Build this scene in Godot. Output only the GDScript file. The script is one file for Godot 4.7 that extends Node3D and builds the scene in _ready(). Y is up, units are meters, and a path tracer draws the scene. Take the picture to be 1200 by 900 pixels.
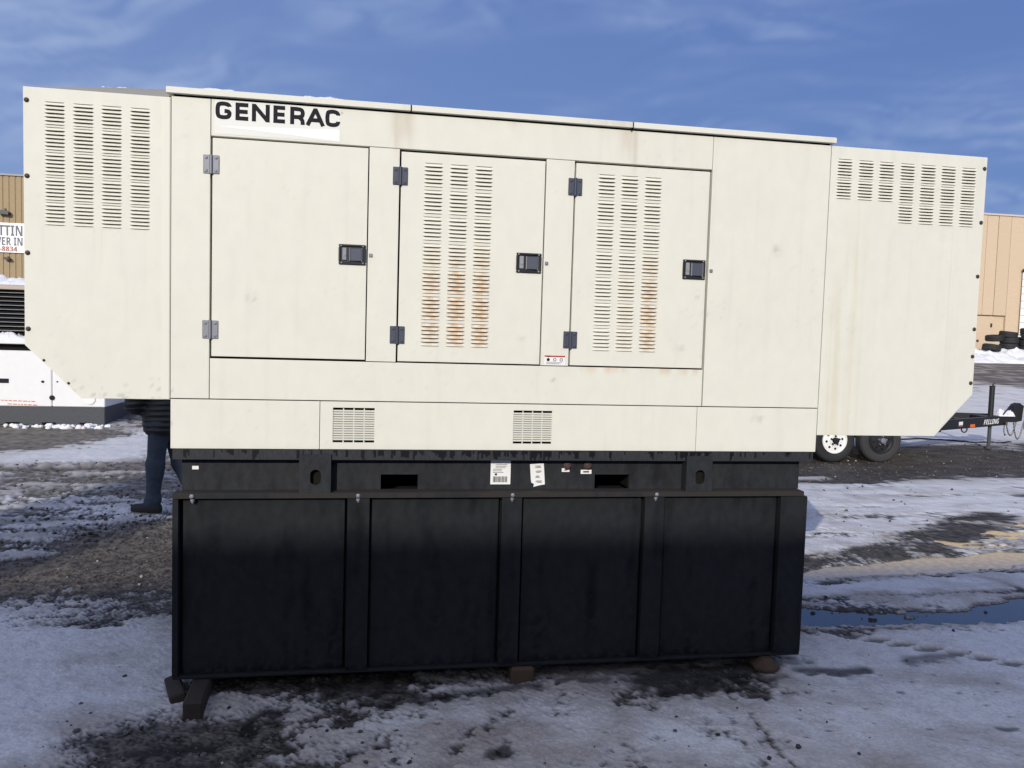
extends Node3D
# A cream diesel generator on a black fuel tank, standing in a snowy yard in low winter sun.
# x runs along the generator's front, z towards the viewer, y up; metres.

var M := {}
var names := {}

# ------------------------------------------------------------------ mesh collector
class MB:
	var v := PackedVector3Array()
	var n := PackedVector3Array()
	var c := PackedColorArray()
	var ix := PackedInt32Array()
	var tint := Color.WHITE

	func vert(p: Vector3, nn: Vector3, col: Color) -> int:
		v.append(p); n.append(nn); c.append(col)
		return v.size() - 1

	func tri(p0: Vector3, p1: Vector3, p2: Vector3, out: Vector3) -> void:
		var nn := (p2 - p0).cross(p1 - p0)
		if nn.length_squared() < 1e-16:
			return
		nn = nn.normalized()
		var q1 := p1
		var q2 := p2
		if nn.dot(out) < 0.0:
			nn = -nn
			q1 = p2
			q2 = p1
		var b := v.size()
		for p in [p0, q1, q2]:
			v.append(p); n.append(nn); c.append(tint)
		ix.append_array([b, b + 1, b + 2])

	func quad(p0: Vector3, p1: Vector3, p2: Vector3, p3: Vector3, out: Vector3) -> void:
		tri(p0, p1, p2, out)
		tri(p0, p2, p3, out)

	# chamfered box; basis turns it about its centre
	func box(ctr: Vector3, size: Vector3, bev := 0.004, bs := Basis()) -> void:
		var h := size * 0.5
		var b: float = min(bev, min(h.x, min(h.y, h.z)) * 0.9)
		var ax := [Vector3.RIGHT, Vector3.UP, Vector3.BACK]
		for a in 3:
			for s in [-1.0, 1.0]:
				var u: Vector3 = ax[(a + 1) % 3]
				var w: Vector3 = ax[(a + 2) % 3]
				var o: Vector3 = ax[a] * s
				var p := o * h[a]
				var uu := u * (h[(a + 1) % 3] - b)
				var ww := w * (h[(a + 2) % 3] - b)
				quad(ctr + bs * (p - uu - ww), ctr + bs * (p + uu - ww), ctr + bs * (p + uu + ww), ctr + bs * (p - uu + ww), bs * o)
		if b <= 0.0:
			return
		for a in 3:
			var a1 := (a + 1) % 3
			var a2 := (a + 2) % 3
			for s1 in [-1.0, 1.0]:
				for s2 in [-1.0, 1.0]:
					var e := Vector3(); e[a] = h[a] - b
					var p1 := Vector3(); p1[a1] = s1 * h[a1]; p1[a2] = s2 * (h[a2] - b)
					var p2 := Vector3(); p2[a1] = s1 * (h[a1] - b); p2[a2] = s2 * h[a2]
					var o := Vector3(); o[a1] = s1; o[a2] = s2
					quad(ctr + bs * (p1 - e), ctr + bs * (p1 + e), ctr + bs * (p2 + e), ctr + bs * (p2 - e), bs * o)
		for sx in [-1.0, 1.0]:
			for sy in [-1.0, 1.0]:
				for sz in [-1.0, 1.0]:
					var o := Vector3(sx, sy, sz)
					var hh := h * o
					tri(ctr + bs * (hh - Vector3(0, sy * b, sz * b)), ctr + bs * (hh - Vector3(sx * b, 0, sz * b)), ctr + bs * (hh - Vector3(sx * b, sy * b, 0)), bs * o)

	func bx(x0: float, x1: float, y0: float, y1: float, z0: float, z1: float, bev := 0.004) -> void:
		box(Vector3(x0 + x1, y0 + y1, z0 + z1) * 0.5, Vector3(x1 - x0, y1 - y0, z1 - z0), bev)

	# smooth tube through points, radii per point, closed ends
	func tube(pts: Array, radii: Array, seg := 10, caps := true) -> void:
		var rings := []
		var side := Vector3.ZERO
		for i in pts.size():
			var d: Vector3 = (pts[min(i + 1, pts.size() - 1)] - pts[max(i - 1, 0)]).normalized()
			if side == Vector3.ZERO:
				side = d.cross(Vector3.UP if absf(d.y) < 0.9 else Vector3.RIGHT).normalized()
			side = (side - d * side.dot(d)).normalized()
			var up := d.cross(side)
			var ring := []
			for k in seg:
				var t := TAU * k / seg
				var o := side * cos(t) + up * sin(t)
				ring.append(vert(pts[i] + o * radii[i], o, tint))
			rings.append(ring)
		for i in pts.size() - 1:
			for k in seg:
				var a: int = rings[i][k]
				var b: int = rings[i][(k + 1) % seg]
				var e: int = rings[i + 1][k]
				var f: int = rings[i + 1][(k + 1) % seg]
				if ((v[f] - v[a]).cross(v[b] - v[a])).dot(n[a] + n[b]) >= 0.0:
					ix.append_array([a, b, f, a, f, e])
				else:
					ix.append_array([a, f, b, a, e, f])
		if caps:
			for e in [0, pts.size() - 1]:
				var dd: Vector3 = (pts[0] - pts[1]) if e == 0 else (pts[-1] - pts[-2])
				for k in seg:
					tri(pts[e], v[rings[e][k]], v[rings[e][(k + 1) % seg]], dd)

	# profile = Array of Vector2(radius, along); turned about axis; flat shaded along the profile, smooth around
	func lathe(o: Vector3, axis: Vector3, profile: Array, seg := 24) -> void:
		axis = axis.normalized()
		var s := axis.cross(Vector3.UP if absf(axis.y) < 0.9 else Vector3.RIGHT).normalized()
		var t := axis.cross(s)
		for i in profile.size() - 1:
			var p: Vector2 = profile[i]
			var q: Vector2 = profile[i + 1]
			var d := (q - p).normalized()
			var nn := Vector2(d.y, -d.x)
			for k in seg:
				var a0 := TAU * k / seg
				var a1 := TAU * (k + 1) / seg
				var r0 := s * cos(a0) + t * sin(a0)
				var r1 := s * cos(a1) + t * sin(a1)
				var b := v.size()
				vert(o + r0 * p.x + axis * p.y, (r0 * nn.x + axis * nn.y).normalized(), tint)
				vert(o + r1 * p.x + axis * p.y, (r1 * nn.x + axis * nn.y).normalized(), tint)
				vert(o + r1 * q.x + axis * q.y, (r1 * nn.x + axis * nn.y).normalized(), tint)
				vert(o + r0 * q.x + axis * q.y, (r0 * nn.x + axis * nn.y).normalized(), tint)
				var fn := (v[b + 2] - v[b]).cross(v[b + 1] - v[b]) + (v[b + 3] - v[b]).cross(v[b + 2] - v[b])
				if fn.dot(n[b] + n[b + 1]) >= 0.0:
					ix.append_array([b, b + 1, b + 2, b, b + 2, b + 3])
				else:
					ix.append_array([b, b + 2, b + 1, b, b + 3, b + 2])

	# flat polygon in the xy plane given thickness (front at z1)
	func prism(poly: PackedVector2Array, z0: float, z1: float) -> void:
		var tr := Geometry2D.triangulate_polygon(poly)
		for i in range(0, tr.size(), 3):
			for zz in [[z1, Vector3.BACK], [z0, Vector3.FORWARD]]:
				tri(Vector3(poly[tr[i]].x, poly[tr[i]].y, zz[0]), Vector3(poly[tr[i + 1]].x, poly[tr[i + 1]].y, zz[0]), Vector3(poly[tr[i + 2]].x, poly[tr[i + 2]].y, zz[0]), zz[1])
		var cw := 1.0 if Geometry2D.is_polygon_clockwise(poly) else -1.0
		for i in poly.size():
			var a := poly[i]
			var b := poly[(i + 1) % poly.size()]
			var d := b - a
			quad(Vector3(a.x, a.y, z0), Vector3(b.x, b.y, z0), Vector3(b.x, b.y, z1), Vector3(a.x, a.y, z1), Vector3(-d.y, d.x, 0) * cw)

	func mesh(material: Material) -> ArrayMesh:
		var m := ArrayMesh.new()
		add_to(m, material)
		return m

	func add_to(m: ArrayMesh, material: Material) -> void:
		var a := []
		a.resize(Mesh.ARRAY_MAX)
		a[Mesh.ARRAY_VERTEX] = v
		a[Mesh.ARRAY_NORMAL] = n
		a[Mesh.ARRAY_COLOR] = c
		a[Mesh.ARRAY_INDEX] = ix
		m.add_surface_from_arrays(Mesh.PRIMITIVE_TRIANGLES, a)
		m.surface_set_material(m.get_surface_count() - 1, material)

# ------------------------------------------------------------------ naming helpers
func numbered(called: String, parent: Node) -> String:
	var key := str(parent.get_instance_id()) + called
	var k: int = names.get(key, 0)
	names[key] = k + 1
	return called if k == 0 else "%s_%03d" % [called, k]

func put(called: String, mesh: Mesh, parent: Node = self, at := Vector3.ZERO) -> MeshInstance3D:
	var o := MeshInstance3D.new()
	o.name = numbered(called, parent)
	o.mesh = mesh
	o.position = at
	o.cast_shadow = GeometryInstance3D.SHADOW_CASTING_SETTING_ON
	parent.add_child(o, true)
	return o

func thing(called: String, label: String, category: String, at := Vector3.ZERO, group := "") -> Node3D:
	var o := Node3D.new()
	o.name = numbered(called, self)
	o.position = at
	add_child(o, true)
	tag(o, label, category, group)
	return o

func tag(o: Node, label: String, category: String, group := "") -> Node:
	o.set_meta("label", label)
	o.set_meta("category", category)
	if group != "":
		o.set_meta("group", group)
	return o

func structure(o: Node, label: String) -> Node:
	o.set_meta("kind", "structure")
	o.set_meta("label", label)
	o.set_meta("category", str(o.name).replace("_", " "))
	return o

# ------------------------------------------------------------------ noise and materials
func noise(freq: float, oct := 4, sd := 1, type := FastNoiseLite.TYPE_SIMPLEX_SMOOTH) -> FastNoiseLite:
	var f := FastNoiseLite.new()
	f.noise_type = type
	f.frequency = freq
	f.seed = sd
	f.fractal_type = FastNoiseLite.FRACTAL_FBM
	f.fractal_octaves = oct
	return f

func grain(freq: float, oct: int, sd: int, lo: float, hi: float, size := 512, to_one := false) -> ImageTexture:
	var im := noise(freq, oct, sd).get_seamless_image(size, size, false, false, 0.15, true)
	im.convert(Image.FORMAT_L8)
	var d := im.get_data()
	for i in d.size():
		d[i] = int(pow(clampf((lo + (hi - lo) * d[i] / 255.0) / (hi if to_one else 1.0), 0, 1), 0.4545) * 255.0)
	return ImageTexture.create_from_image(Image.create_from_data(size, size, false, Image.FORMAT_L8, d))

func bumps(freq: float, oct: int, sd: int, strength: float, size := 512) -> ImageTexture:
	var im := noise(freq, oct, sd).get_seamless_image(size, size, false, false, 0.15, true)
	im.convert(Image.FORMAT_RGBA8)
	im.bump_map_to_normal_map(strength)
	return ImageTexture.create_from_image(im)

# colours are linear base colours
func mat(r: float, g: float, b: float, rough: float, metal := 0.0, spec := 0.5) -> StandardMaterial3D:
	var m := StandardMaterial3D.new()
	m.albedo_color = Color(r, g, b).linear_to_srgb()
	m.roughness = rough
	m.metallic = metal
	m.metallic_specular = spec
	m.vertex_color_use_as_albedo = true
	return m

func tri_maps(m: StandardMaterial3D, scale: Vector3, alb: Texture2D, nrm: Texture2D = null, nscale := 0.5, rgh: Texture2D = null) -> StandardMaterial3D:
	m.uv1_triplanar = true
	m.uv1_world_triplanar = true
	m.uv1_scale = scale
	if alb:
		m.albedo_texture = alb
	if nrm:
		m.normal_enabled = true
		m.normal_texture = nrm
		m.normal_scale = nscale
	if rgh:
		m.roughness_texture = rgh
	return m

func make_materials() -> void:
	var g_fine := grain(0.03, 4, 3, 0.80, 1.0)
	var g_soft := grain(0.012, 5, 5, 0.955, 1.0)
	var g_snow := grain(0.05, 5, 7, 0.70, 1.0)
	var g_coarse := grain(0.09, 3, 9, 0.35, 1.0)
	var n_fine := bumps(0.05, 4, 11, 3.0)
	var n_snow := bumps(0.04, 5, 13, 8.0)
	var n_steel := bumps(0.02, 4, 15, 2.0)
	var r_mix := grain(0.02, 4, 17, 0.85, 1.0)
	M.paint = tri_maps(mat(0.712, 0.703, 0.612, 0.6, 0.0, 0.35), Vector3(1.6, 1.1, 1.6), g_soft, n_steel, 0.02, r_mix)
	M.paint_plain = mat(0.707, 0.698, 0.607, 0.6, 0.0, 0.35)
	M.tank = tri_maps(mat(0.0225, 0.0245, 0.027, 0.62, 0.0, 0.18), Vector3(1.4, 1.0, 1.4), grain(0.02, 5, 21, 0.72, 1.0), n_fine, 0.10, r_mix)
	M.frame = tri_maps(mat(0.031, 0.033, 0.037, 0.6, 0.0, 0.25), Vector3(2.3, 1.3, 2.3), grain(0.02, 5, 23, 0.6, 1.0), n_fine, 0.15, r_mix)
	M.rail = tri_maps(mat(0.050, 0.053, 0.060, 0.55, 0.0, 0.3), Vector3(9.0, 1.2, 9.0), grain(0.03, 4, 25, 0.25, 1.0), n_fine, 0.1, r_mix)
	M.black = mat(0.012, 0.012, 0.011, 0.9, 0.0, 0.2)
	M.blackplastic = mat(0.02, 0.022, 0.026, 0.35)
	M.zinc = tri_maps(mat(0.26, 0.27, 0.30, 0.6, 0.5, 0.4), Vector3(9, 9, 9), g_fine, n_fine, 0.3)
	M.darkzinc = tri_maps(mat(0.085, 0.095, 0.125, 0.6, 0.4, 0.35), Vector3(9, 9, 9), g_fine, n_fine, 0.3)
	M.rustbolt = mat(0.055, 0.045, 0.038, 0.6, 0.3)
	M.grey = mat(0.27, 0.27, 0.28, 0.5)
	M.sticker = mat(0.80, 0.80, 0.78, 0.4)
	M.ink = mat(0.022, 0.022, 0.027, 0.8, 0.0, 0.2)
	M.red = mat(0.42, 0.05, 0.03, 0.5)
	M.rust = tri_maps(mat(0.030, 0.025, 0.021, 0.85), Vector3(7, 7, 7), g_coarse, n_fine, 0.5)
	M.wood = tri_maps(mat(0.095, 0.058, 0.032, 0.85), Vector3(14, 14, 2), g_coarse, n_fine, 0.6)
	M.darkwood = tri_maps(mat(0.048, 0.036, 0.027, 0.9), Vector3(14, 14, 2), g_coarse, n_fine, 0.6)
	M.snow = tri_maps(mat(0.80, 0.81, 0.83, 0.75), Vector3(2, 2, 2), g_fine, n_snow, 0.8)
	M.snow.subsurf_scatter_enabled = true
	M.snow.subsurf_scatter_strength = 0.15
	M.ground = tri_maps(mat(1, 1, 1, 0.7, 0.0, 0.35), Vector3(1.9, 1.9, 1.9), g_snow, n_snow, 0.25, r_mix)
	M.ground.detail_enabled = true
	M.ground.detail_blend_mode = BaseMaterial3D.BLEND_MODE_MUL
	M.ground.detail_albedo = grain(0.11, 2, 27, 0.66, 1.0)
	M.ground.detail_uv_layer = BaseMaterial3D.DETAIL_UV_2
	M.ground.uv2_triplanar = true
	M.ground.uv2_world_triplanar = true
	M.ground.uv2_scale = Vector3(6.1, 6.1, 6.1)
	M.water = tri_maps(mat(0.050, 0.058, 0.070, 0.05, 0.0, 0.62), Vector3(0.7, 0.7, 1.9), grain(0.02, 5, 45, 0.45, 1.0), bumps(0.01, 2, 31, 0.6), 0.04)
	M.slush = tri_maps(mat(0.66, 0.50, 0.27, 0.08, 0.0, 0.70), Vector3(1.2, 1.2, 1.2), grain(0.022, 5, 33, 0.55, 1.0), bumps(0.01, 3, 35, 1.0), 0.12)
	M.white = tri_maps(mat(0.74, 0.745, 0.745, 0.4), Vector3(0.8, 0.8, 0.8), g_soft)
	M.skid = tri_maps(mat(0.10, 0.107, 0.12, 0.6, 0.0, 0.35), Vector3(3.0, 0.5, 3.0), g_coarse, n_fine, 0.2)
	M.tan_ribbed = tri_maps(mat(0.38, 0.29, 0.17, 0.85), Vector3(1.6, 0.25, 1.6), grain(0.03, 4, 37, 0.75, 1.0), n_fine, 0.3)
	M.tan_panel = tri_maps(mat(0.60, 0.47, 0.325, 0.85), Vector3(1.1, 0.35, 1.1), grain(0.04, 5, 39, 0.85, 1.0), n_fine, 0.3)
	M.rubber = tri_maps(mat(0.022, 0.022, 0.024, 0.75), Vector3(5, 5, 5), g_coarse, n_fine, 0.4)
	M.rubber_dusty = tri_maps(mat(0.05, 0.05, 0.052, 0.85), Vector3(5, 5, 5), g_coarse, n_fine, 0.4)
	M.rim = mat(0.78, 0.78, 0.76, 0.35)
	M.trailer = tri_maps(mat(0.018, 0.018, 0.02, 0.4), Vector3(3, 3, 3), g_fine, n_fine, 0.15)
	M.chain = mat(0.24, 0.22, 0.17, 0.5, 0.7)
	M.orange = mat(0.75, 0.16, 0.02, 0.3)
	M.skin = mat(0.52, 0.33, 0.24, 0.55)
	M.jacket = tri_maps(mat(0.024, 0.025, 0.026, 0.55), Vector3(6, 6, 6), g_coarse, n_fine, 0.4)
	M.jeans = tri_maps(mat(0.058, 0.080, 0.118, 0.9), Vector3(2.2, 1.6, 2.2), g_coarse, bumps(0.012, 4, 41, 9.0), 0.7)
	M.hair = tri_maps(mat(0.035, 0.024, 0.016, 0.7), Vector3(20, 6, 20), g_coarse, n_fine, 0.8)
	M.shop = tri_maps(mat(0.62, 0.61, 0.58, 0.7), Vector3(2.0, 0.3, 2.0), g_fine, n_fine, 0.2)
	M.glass = mat(0.03, 0.04, 0.05, 0.05)

# ------------------------------------------------------------------ ground: one sheet
var ga := noise(0.45, 3, 101)
var gb := noise(1.9, 4, 102)
var gc := noise(9.0, 3, 103)
var gd := noise(34.0, 2, 104)
var gs := noise(1.0, 4, 105)
var ge := noise(75.0, 2, 106)
# kind, x1, z1, x2, z2, radius, strength.  kinds: s snow, g bare gravel and dirt, k black wet stain, p puddle hollow, r ridge of pushed snow
var features := [
	["s", -2.4, -1.25, -1.35, -0.25, 0.62, 0.62], ["s", -2.2, -0.5, -1.7, 0.2, 0.5, 0.5], ["g", -2.3, -0.95, -1.6, -1.05, 0.10, 0.35], ["g", -1.9, -0.25, -1.4, -0.15, 0.07, 0.35], ["g", -2.9, -1.40, -1.1, -1.42, 0.30, 0.42], ["g", -2.0, -1.15, -1.1, -1.05, 0.22, 0.22],
	["g", -1.15, 0.30, -0.62, 0.55, 0.24, 0.85], ["g", -1.25, 0.75, -0.35, 0.85, 0.16, 0.6], ["g", -0.95, -0.1, 0.1, -0.05, 0.14, 0.55],
	["k", -0.56, 0.34, -0.49, 0.22, 0.055, 1.0], ["k", -0.98, 0.52, -0.74, 0.50, 0.05, 0.9], ["k", -0.86, 0.66, -0.66, 0.63, 0.03, 0.7],
	["k", -0.05, 0.16, 0.30, 0.15, 0.060, 0.85], ["k", 0.25, 0.14, 0.80, 0.07, 0.045, 0.80], ["k", 0.95, 0.03, 1.2, 0.04, 0.045, 0.75], ["k", -0.3, -0.03, 2.3, -0.12, 0.09, 0.6],
	["k", 1.40, 0.05, 2.04, -0.02, 0.17, 1.0], ["k", 1.46, 0.19, 1.80, 0.14, 0.09, 1.0], ["g", 1.2, 0.2, 2.1, 0.12, 0.14, 0.6], ["k", 2.32, 0.03, 2.66, 0.06, 0.065, 0.9], ["k", 3.02, -0.03, 3.24, -0.06, 0.07, 0.7],
	["k", 0.49, 0.70, 0.56, 0.66, 0.035, 0.9], ["k", 2.90, 0.74, 2.97, 0.75, 0.018, 0.8],
	["s", 0.2, 0.45, 1.2, 0.5, 0.35, 0.4], ["s", 1.4, 0.35, 4.2, 0.1, 0.5, 0.5], ["s", 2.6, -0.2, 5.0, -0.35, 0.24, 0.6], ["s", 2.2, 0.6, 4.0, 0.7, 0.4, 0.4],
	["g", 0.55, 0.62, 0.95, 0.15, 0.10, 0.3], ["g", 1.75, 0.75, 1.95, 0.1, 0.08, 0.35], ["g", -0.2, 0.75, 0.3, 0.3, 0.1, 0.3], ["g", 1.15, 0.8, 1.2, 0.2, 0.07, 0.25],
	["t", 0.86, 0.12, 0.20, 0.92, 0.055, 0.8], ["t", 1.14, 0.05, 1.02, 0.92, 0.05, 0.6], ["t", 1.74, 0.10, 1.66, 0.95, 0.06, 0.8], ["t", 1.98, 0.12, 2.12, 0.95, 0.05, 0.6], ["t", -0.36, 0.36, -0.62, 0.75, 0.03, 0.9], ["t", 2.5, 0.25, 2.9, 0.95, 0.06, 0.5], ["t", 0.35, 0.2, -0.1, 0.75, 0.05, 0.5],
	["s", 0.10, 0.32, 0.75, 0.34, 0.12, 0.45], ["g", -0.2, 0.28, 0.15, 0.24, 0.08, 0.5], ["g", 0.35, 0.62, 0.6, 0.35, 0.09, 0.45], ["g", 1.3, 0.30, 1.5, 0.55, 0.10, 0.5], ["g", 2.0, 0.25, 2.3, 0.3, 0.08, 0.4], ["g", -0.9, 0.9, 0.3, 0.95, 0.12, 0.5],
	["p", 2.35, -0.87, 3.2, -0.79, 0.20, 1.0, 0.15], ["p", 3.2, -0.79, 3.95, -0.70, 0.15, 1.0, 0.13], ["p", 3.95, -0.70, 4.9, -0.86, 0.13, 1.0, 0.24], ["p", 4.9, -0.86, 6.2, -1.0, 0.24, 1.0, 0.26],
	["p", 3.30, -1.70, 4.2, -1.80, 0.11, 1.0, 0.17], ["p", 4.2, -1.80, 5.6, -2.02, 0.17, 1.0, 0.20], ["p", 5.6, -2.02, 7.4, -2.2, 0.20, 1.0, 0.24],
	["p", 5.4, -2.5, 6.6, -2.9, 0.20, 0.62, 0.30], ["p", 6.6, -2.9, 7.6, -3.0, 0.30, 0.62, 0.30],
	["g", 3.4, -2.02, 4.4, -2.22, 0.17, 0.9], ["g", 4.4, -2.25, 6.6, -3.5, 0.28, 0.9], ["g", 3.3, -1.45, 5.2, -1.62, 0.05, 0.5], ["g", 2.6, -1.12, 4.8, -1.15, 0.05, 0.45],
	["g", 4.72, -1.42, 4.85, -1.12, 0.05, 0.7], ["g", 2.6, -0.5, 4.0, -0.52, 0.05, 0.5],
	["s", 3.0, -1.28, 5.4, -1.4, 0.16, 0.6], ["s", 3.7, -2.5, 7.2, -4.0, 0.55, 0.55], ["s", 4.8, -4.6, 9.5, -5.1, 0.85, 0.5], ["g", 4.6, -3.5, 6.0, -3.7, 0.12, 0.35], ["g", 5.6, -4.5, 8.5, -4.7, 0.14, 0.35], ["g", 3.6, -2.75, 4.6, -2.9, 0.12, 0.3],
	["g", 5.2, -5.9, 12.0, -6.6, 0.6, 0.9], ["g", 6.0, -7.2, 10.0, -7.6, 0.7, 0.9], ["s", 5.3, -5.75, 5.9, -5.8, 0.14, 0.8],
	["s", 9.2, -9.6, 14.0, -10.2, 0.9, 0.9], ["s", 14.0, -12.0, 19.0, -17.0, 2.2, 0.75], ["s", 10.0, -12.0, 13.0, -15.0, 2.0, 0.7], ["g", 12.0, -8.0, 18.0, -9.0, 0.7, 0.6],
	["g", -2.35, -2.0, -1.2, -2.5, 0.5, 0.9], ["g", -2.0, -3.0, -1.2, -3.6, 0.5, 0.7], ["g", -4.4, -1.6, -2.6, -1.9, 0.4, 0.6],
	["s", -5.2, -7.1, -3.9, -7.6, 0.45, 0.75], ["s", -3.9, -7.7, -3.2, -9.2, 0.75, 0.85], ["s", -3.6, -9.5, -2.5, -11.5, 0.8, 0.8],
	["g", -7.0, -9.4, -4.7, -9.6, 0.65, 0.9], ["g", -6.0, -8.3, -4.9, -8.6, 0.3, 0.6], ["g", -4.0, -6.5, -2.5, -6.6, 0.25, 0.5],
	["s", -4.2, -4.6, -2.4, -4.3, 0.40, 0.4], ["s", -3.9, -3.3, -2.3, -3.9, 0.40, 0.42], ["s", -4.0, -2.4, -2.7, -2.7, 0.3, 0.4], ["k", -3.4, -3.9, -2.9, -3.95, 0.06, 0.6],
	["r", -6.0, -6.52, -3.45, -6.62, 0.05, 1.0], ["r", -6.0, -6.00, -4.25, -6.06, 0.05, 0.9], ["r", -6.0, -5.72, -4.3, -5.74, 0.05, 0.9], ["r", -5.0, -5.1, -3.2, -5.2, 0.05, 0.55], ["r", -4.6, -4.45, -3.3, -5.0, 0.05, 0.4],
	["k", -3.6, -3.6, -2.9, -3.7, 0.14, 0.6], ["k", -2.9, -3.3, -2.6, -3.4, 0.09, 0.5], ["k", -2.7, -4.4, -2.3, -4.5, 0.06, 0.5],
]
var buckets := {}

func ground_index() -> void:
	var rng := RandomNumberGenerator.new()
	rng.seed = 5
	for i in 15:   # footprints trailing away beside the puddle
		var t := i / 14.0
		var p := Vector2(2.80, -0.50).lerp(Vector2(3.62, 0.06), t) + Vector2(0, 0.03 * (1 if i % 2 else -1))
		features.append(["f", p.x - 0.03, p.y, p.x + 0.03, p.y + 0.015, 0.030, 1.0])
	for i in 46:   # crumbs of dirt and leaf litter
		var p := Vector2(rng.randf_range(-0.2, 3.6), rng.randf_range(0.1, 0.85))
		features.append(["k", p.x, p.y, p.x + rng.randf_range(-0.02, 0.02), p.y, rng.randf_range(0.004, 0.010), 0.85])
	for i in features.size():
		var f: Array = features[i]
		var r: float = f[5] * 1.9 + 0.32
		for bx in range(floori(min(f[1], f[3]) - r), floori(max(f[1], f[3]) + r) + 1):
			for bz in range(floori(min(f[2], f[4]) - r), floori(max(f[2], f[4]) + r) + 1):
				var key := Vector2i(bx, bz)
				if not buckets.has(key):
					buckets[key] = []
				buckets[key].append(f)

func terrain(x: float, z: float) -> float:
	var up := maxf(0.0, -z - 10.2)
	var h := 0.086 * up * up / (up + 2.5) if z > -32.0 else 1.72
	h += 0.10 * smoothstep(8.0, 10.0, x) * smoothstep(-7.0, -8.6, z)
	h += 0.55 * exp(-(pow((x + 2.9) / 1.5, 2) + pow((z + 14.2) / 1.4, 2)))
	return h

var out_col := Color()
func ground(x: float, z: float) -> float:
	var near := -14.0 < z and z < 2.0
	var a := ga.get_noise_2d(x, z)
	var b := gb.get_noise_2d(x, z)
	var st := gs.get_noise_2d(x * 0.45, z * 2.6) + 0.35 * gs.get_noise_2d(x * 2.2 + 7.0, z * 9.0)          # drawn out along the way vehicles pass
	var c := gc.get_noise_2d(x, z) if near else 0.0
	var d := gd.get_noise_2d(x, z) if near and z > -5.0 else 0.0
	var e := ge.get_noise_2d(x, z) if near and z > -2.2 and absf(x - 0.9) < 4.2 else 0.0
	var base := 0.60
	if x < -0.9:
		base = lerpf(0.62, 0.34, smoothstep(-1.2, -2.6, z))
	elif x > 2.0:
		base = lerpf(0.64, 0.55, smoothstep(-1.5, -3.0, z))
	if z < -6.0:
		base = lerpf(base, 0.40, smoothstep(-6.0, -8.0, z))
	if z < -15.0:
		base = lerpf(base, 0.30, smoothstep(-15.0, -18.0, z))
		base = lerpf(base, 0.75, smoothstep(-30.0, -40.0, z))
	if z > -1.4 and x > -1.0:
		base = lerpf(base, 0.50, smoothstep(-1.0, -0.6, x) * smoothstep(1.8, 1.0, x))
	var cov := base + a * 0.22
	var dark := 0.0
	var pit := 0.0
	var flat := 0.0
	var ridge := 0.0
	var foot := 0.0
	var tread := 0.0
	var key := Vector2i(floori(x), floori(z))
	if buckets.has(key):
		var wx := x + 0.10 * b + 0.035 * c
		var wz := z + 0.05 * st + 0.035 * c + 0.05 * b
		for f in buckets[key]:
			var ax: float = f[1]
			var az: float = f[2]
			var dx: float = f[3] - ax
			var dz: float = f[4] - az
			var k: String = f[0]
			var px := wx
			var pz := wz
			if k == "f" or f[5] < 0.012:
				px = x; pz = z
			elif k == "k":
				px = lerpf(x, wx, 0.6); pz = lerpf(z, wz, 0.4)
			elif f[5] < 0.05:
				px = lerpf(x, wx, 0.5); pz = lerpf(z, wz, 0.5)
			var t := clampf(((px - ax) * dx + (pz - az) * dz) / maxf(dx * dx + dz * dz, 1e-9), 0.0, 1.0)
			var ex := px - ax - dx * t
			var ez := pz - az - dz * t
			var q: float = sqrt(ex * ex + ez * ez) / (lerpf(f[5], f[7], t) if f.size() > 7 else f[5])
			if q > 1.9:
				continue
			match k:
				"s": cov += f[6] * 0.75 * (1.0 - smoothstep(0.35, 1.6, q))
				"g": cov -= f[6] * 0.8 * (1.0 - smoothstep(0.3, 1.6, q))
				"k": dark = maxf(dark, f[6] * (1.0 - smoothstep(0.35, 1.5, q + 0.5 * c)))
				"p":
					var w: float = 1.0 - smoothstep(0.75, 1.25, q + 0.22 * c + 0.12 * d)
					if az > -1.2:
						w *= smoothstep(-0.80, -0.66, st + 0.25 * c)   # shelves of thin ice
					if f[6] < 0.9:
						w *= smoothstep(-0.12, 0.12, st + 0.1 * b + 0.05)
					pit = maxf(pit, w)
					flat = maxf(flat, 1.0 - smoothstep(1.1, 1.9, q))
				"r": ridge = maxf(ridge, f[6] * (1.0 - smoothstep(0.3, 1.5, q)) * smoothstep(-0.25, 0.2, gc.get_noise_2d(x * 0.55, z * 0.4)))
				"t":
					var len: float = t * sqrt(dx * dx + dz * dz)
					var body: float = 1.0 - smoothstep(0.75, 1.1, q)
					tread = maxf(tread, f[6] * body * (0.45 + 0.55 * (0.5 + 0.5 * sin(TAU * (len / 0.034 + q * 0.8)))))
					cov += f[6] * 0.30 * body - f[6] * 0.35 * exp(-pow((q - 1.25) / 0.3, 2))
				"f": foot = maxf(foot, f[6] * (1.0 - smoothstep(0.5, 1.5, q)))
	var rough := st * 0.62 + b * 0.36 + c * 0.42 + d * 0.34 + e * 0.30
	var s := smoothstep(0.28, 0.78, cov + rough * lerpf(0.62, 0.85, smoothstep(-0.9, -2.2, z)))
	s = maxf(s, ridge)
	s *= 1.0 - 0.55 * foot
	# hue: bare ground, dirty ice, dirty snow painted lighter where the sun falls
	var bare := Color(0.085, 0.075, 0.064).lerp(Color(0.125, 0.112, 0.10), smoothstep(-1.2, -0.6, z))
	if z < -1.2 and x < -0.5:
		bare = Color(0.125, 0.104, 0.080).lerp(Color(0.195, 0.175, 0.15), smoothstep(-2.2, -4.5, z))
	if z < -15.0:
		bare = Color(0.15, 0.132, 0.12)
	bare = bare * maxf(0.25, 1.0 + 1.1 * c + 1.0 * d + 0.4 * st + 0.9 * e)
	var ice := Color(0.42, 0.415, 0.41)
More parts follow.
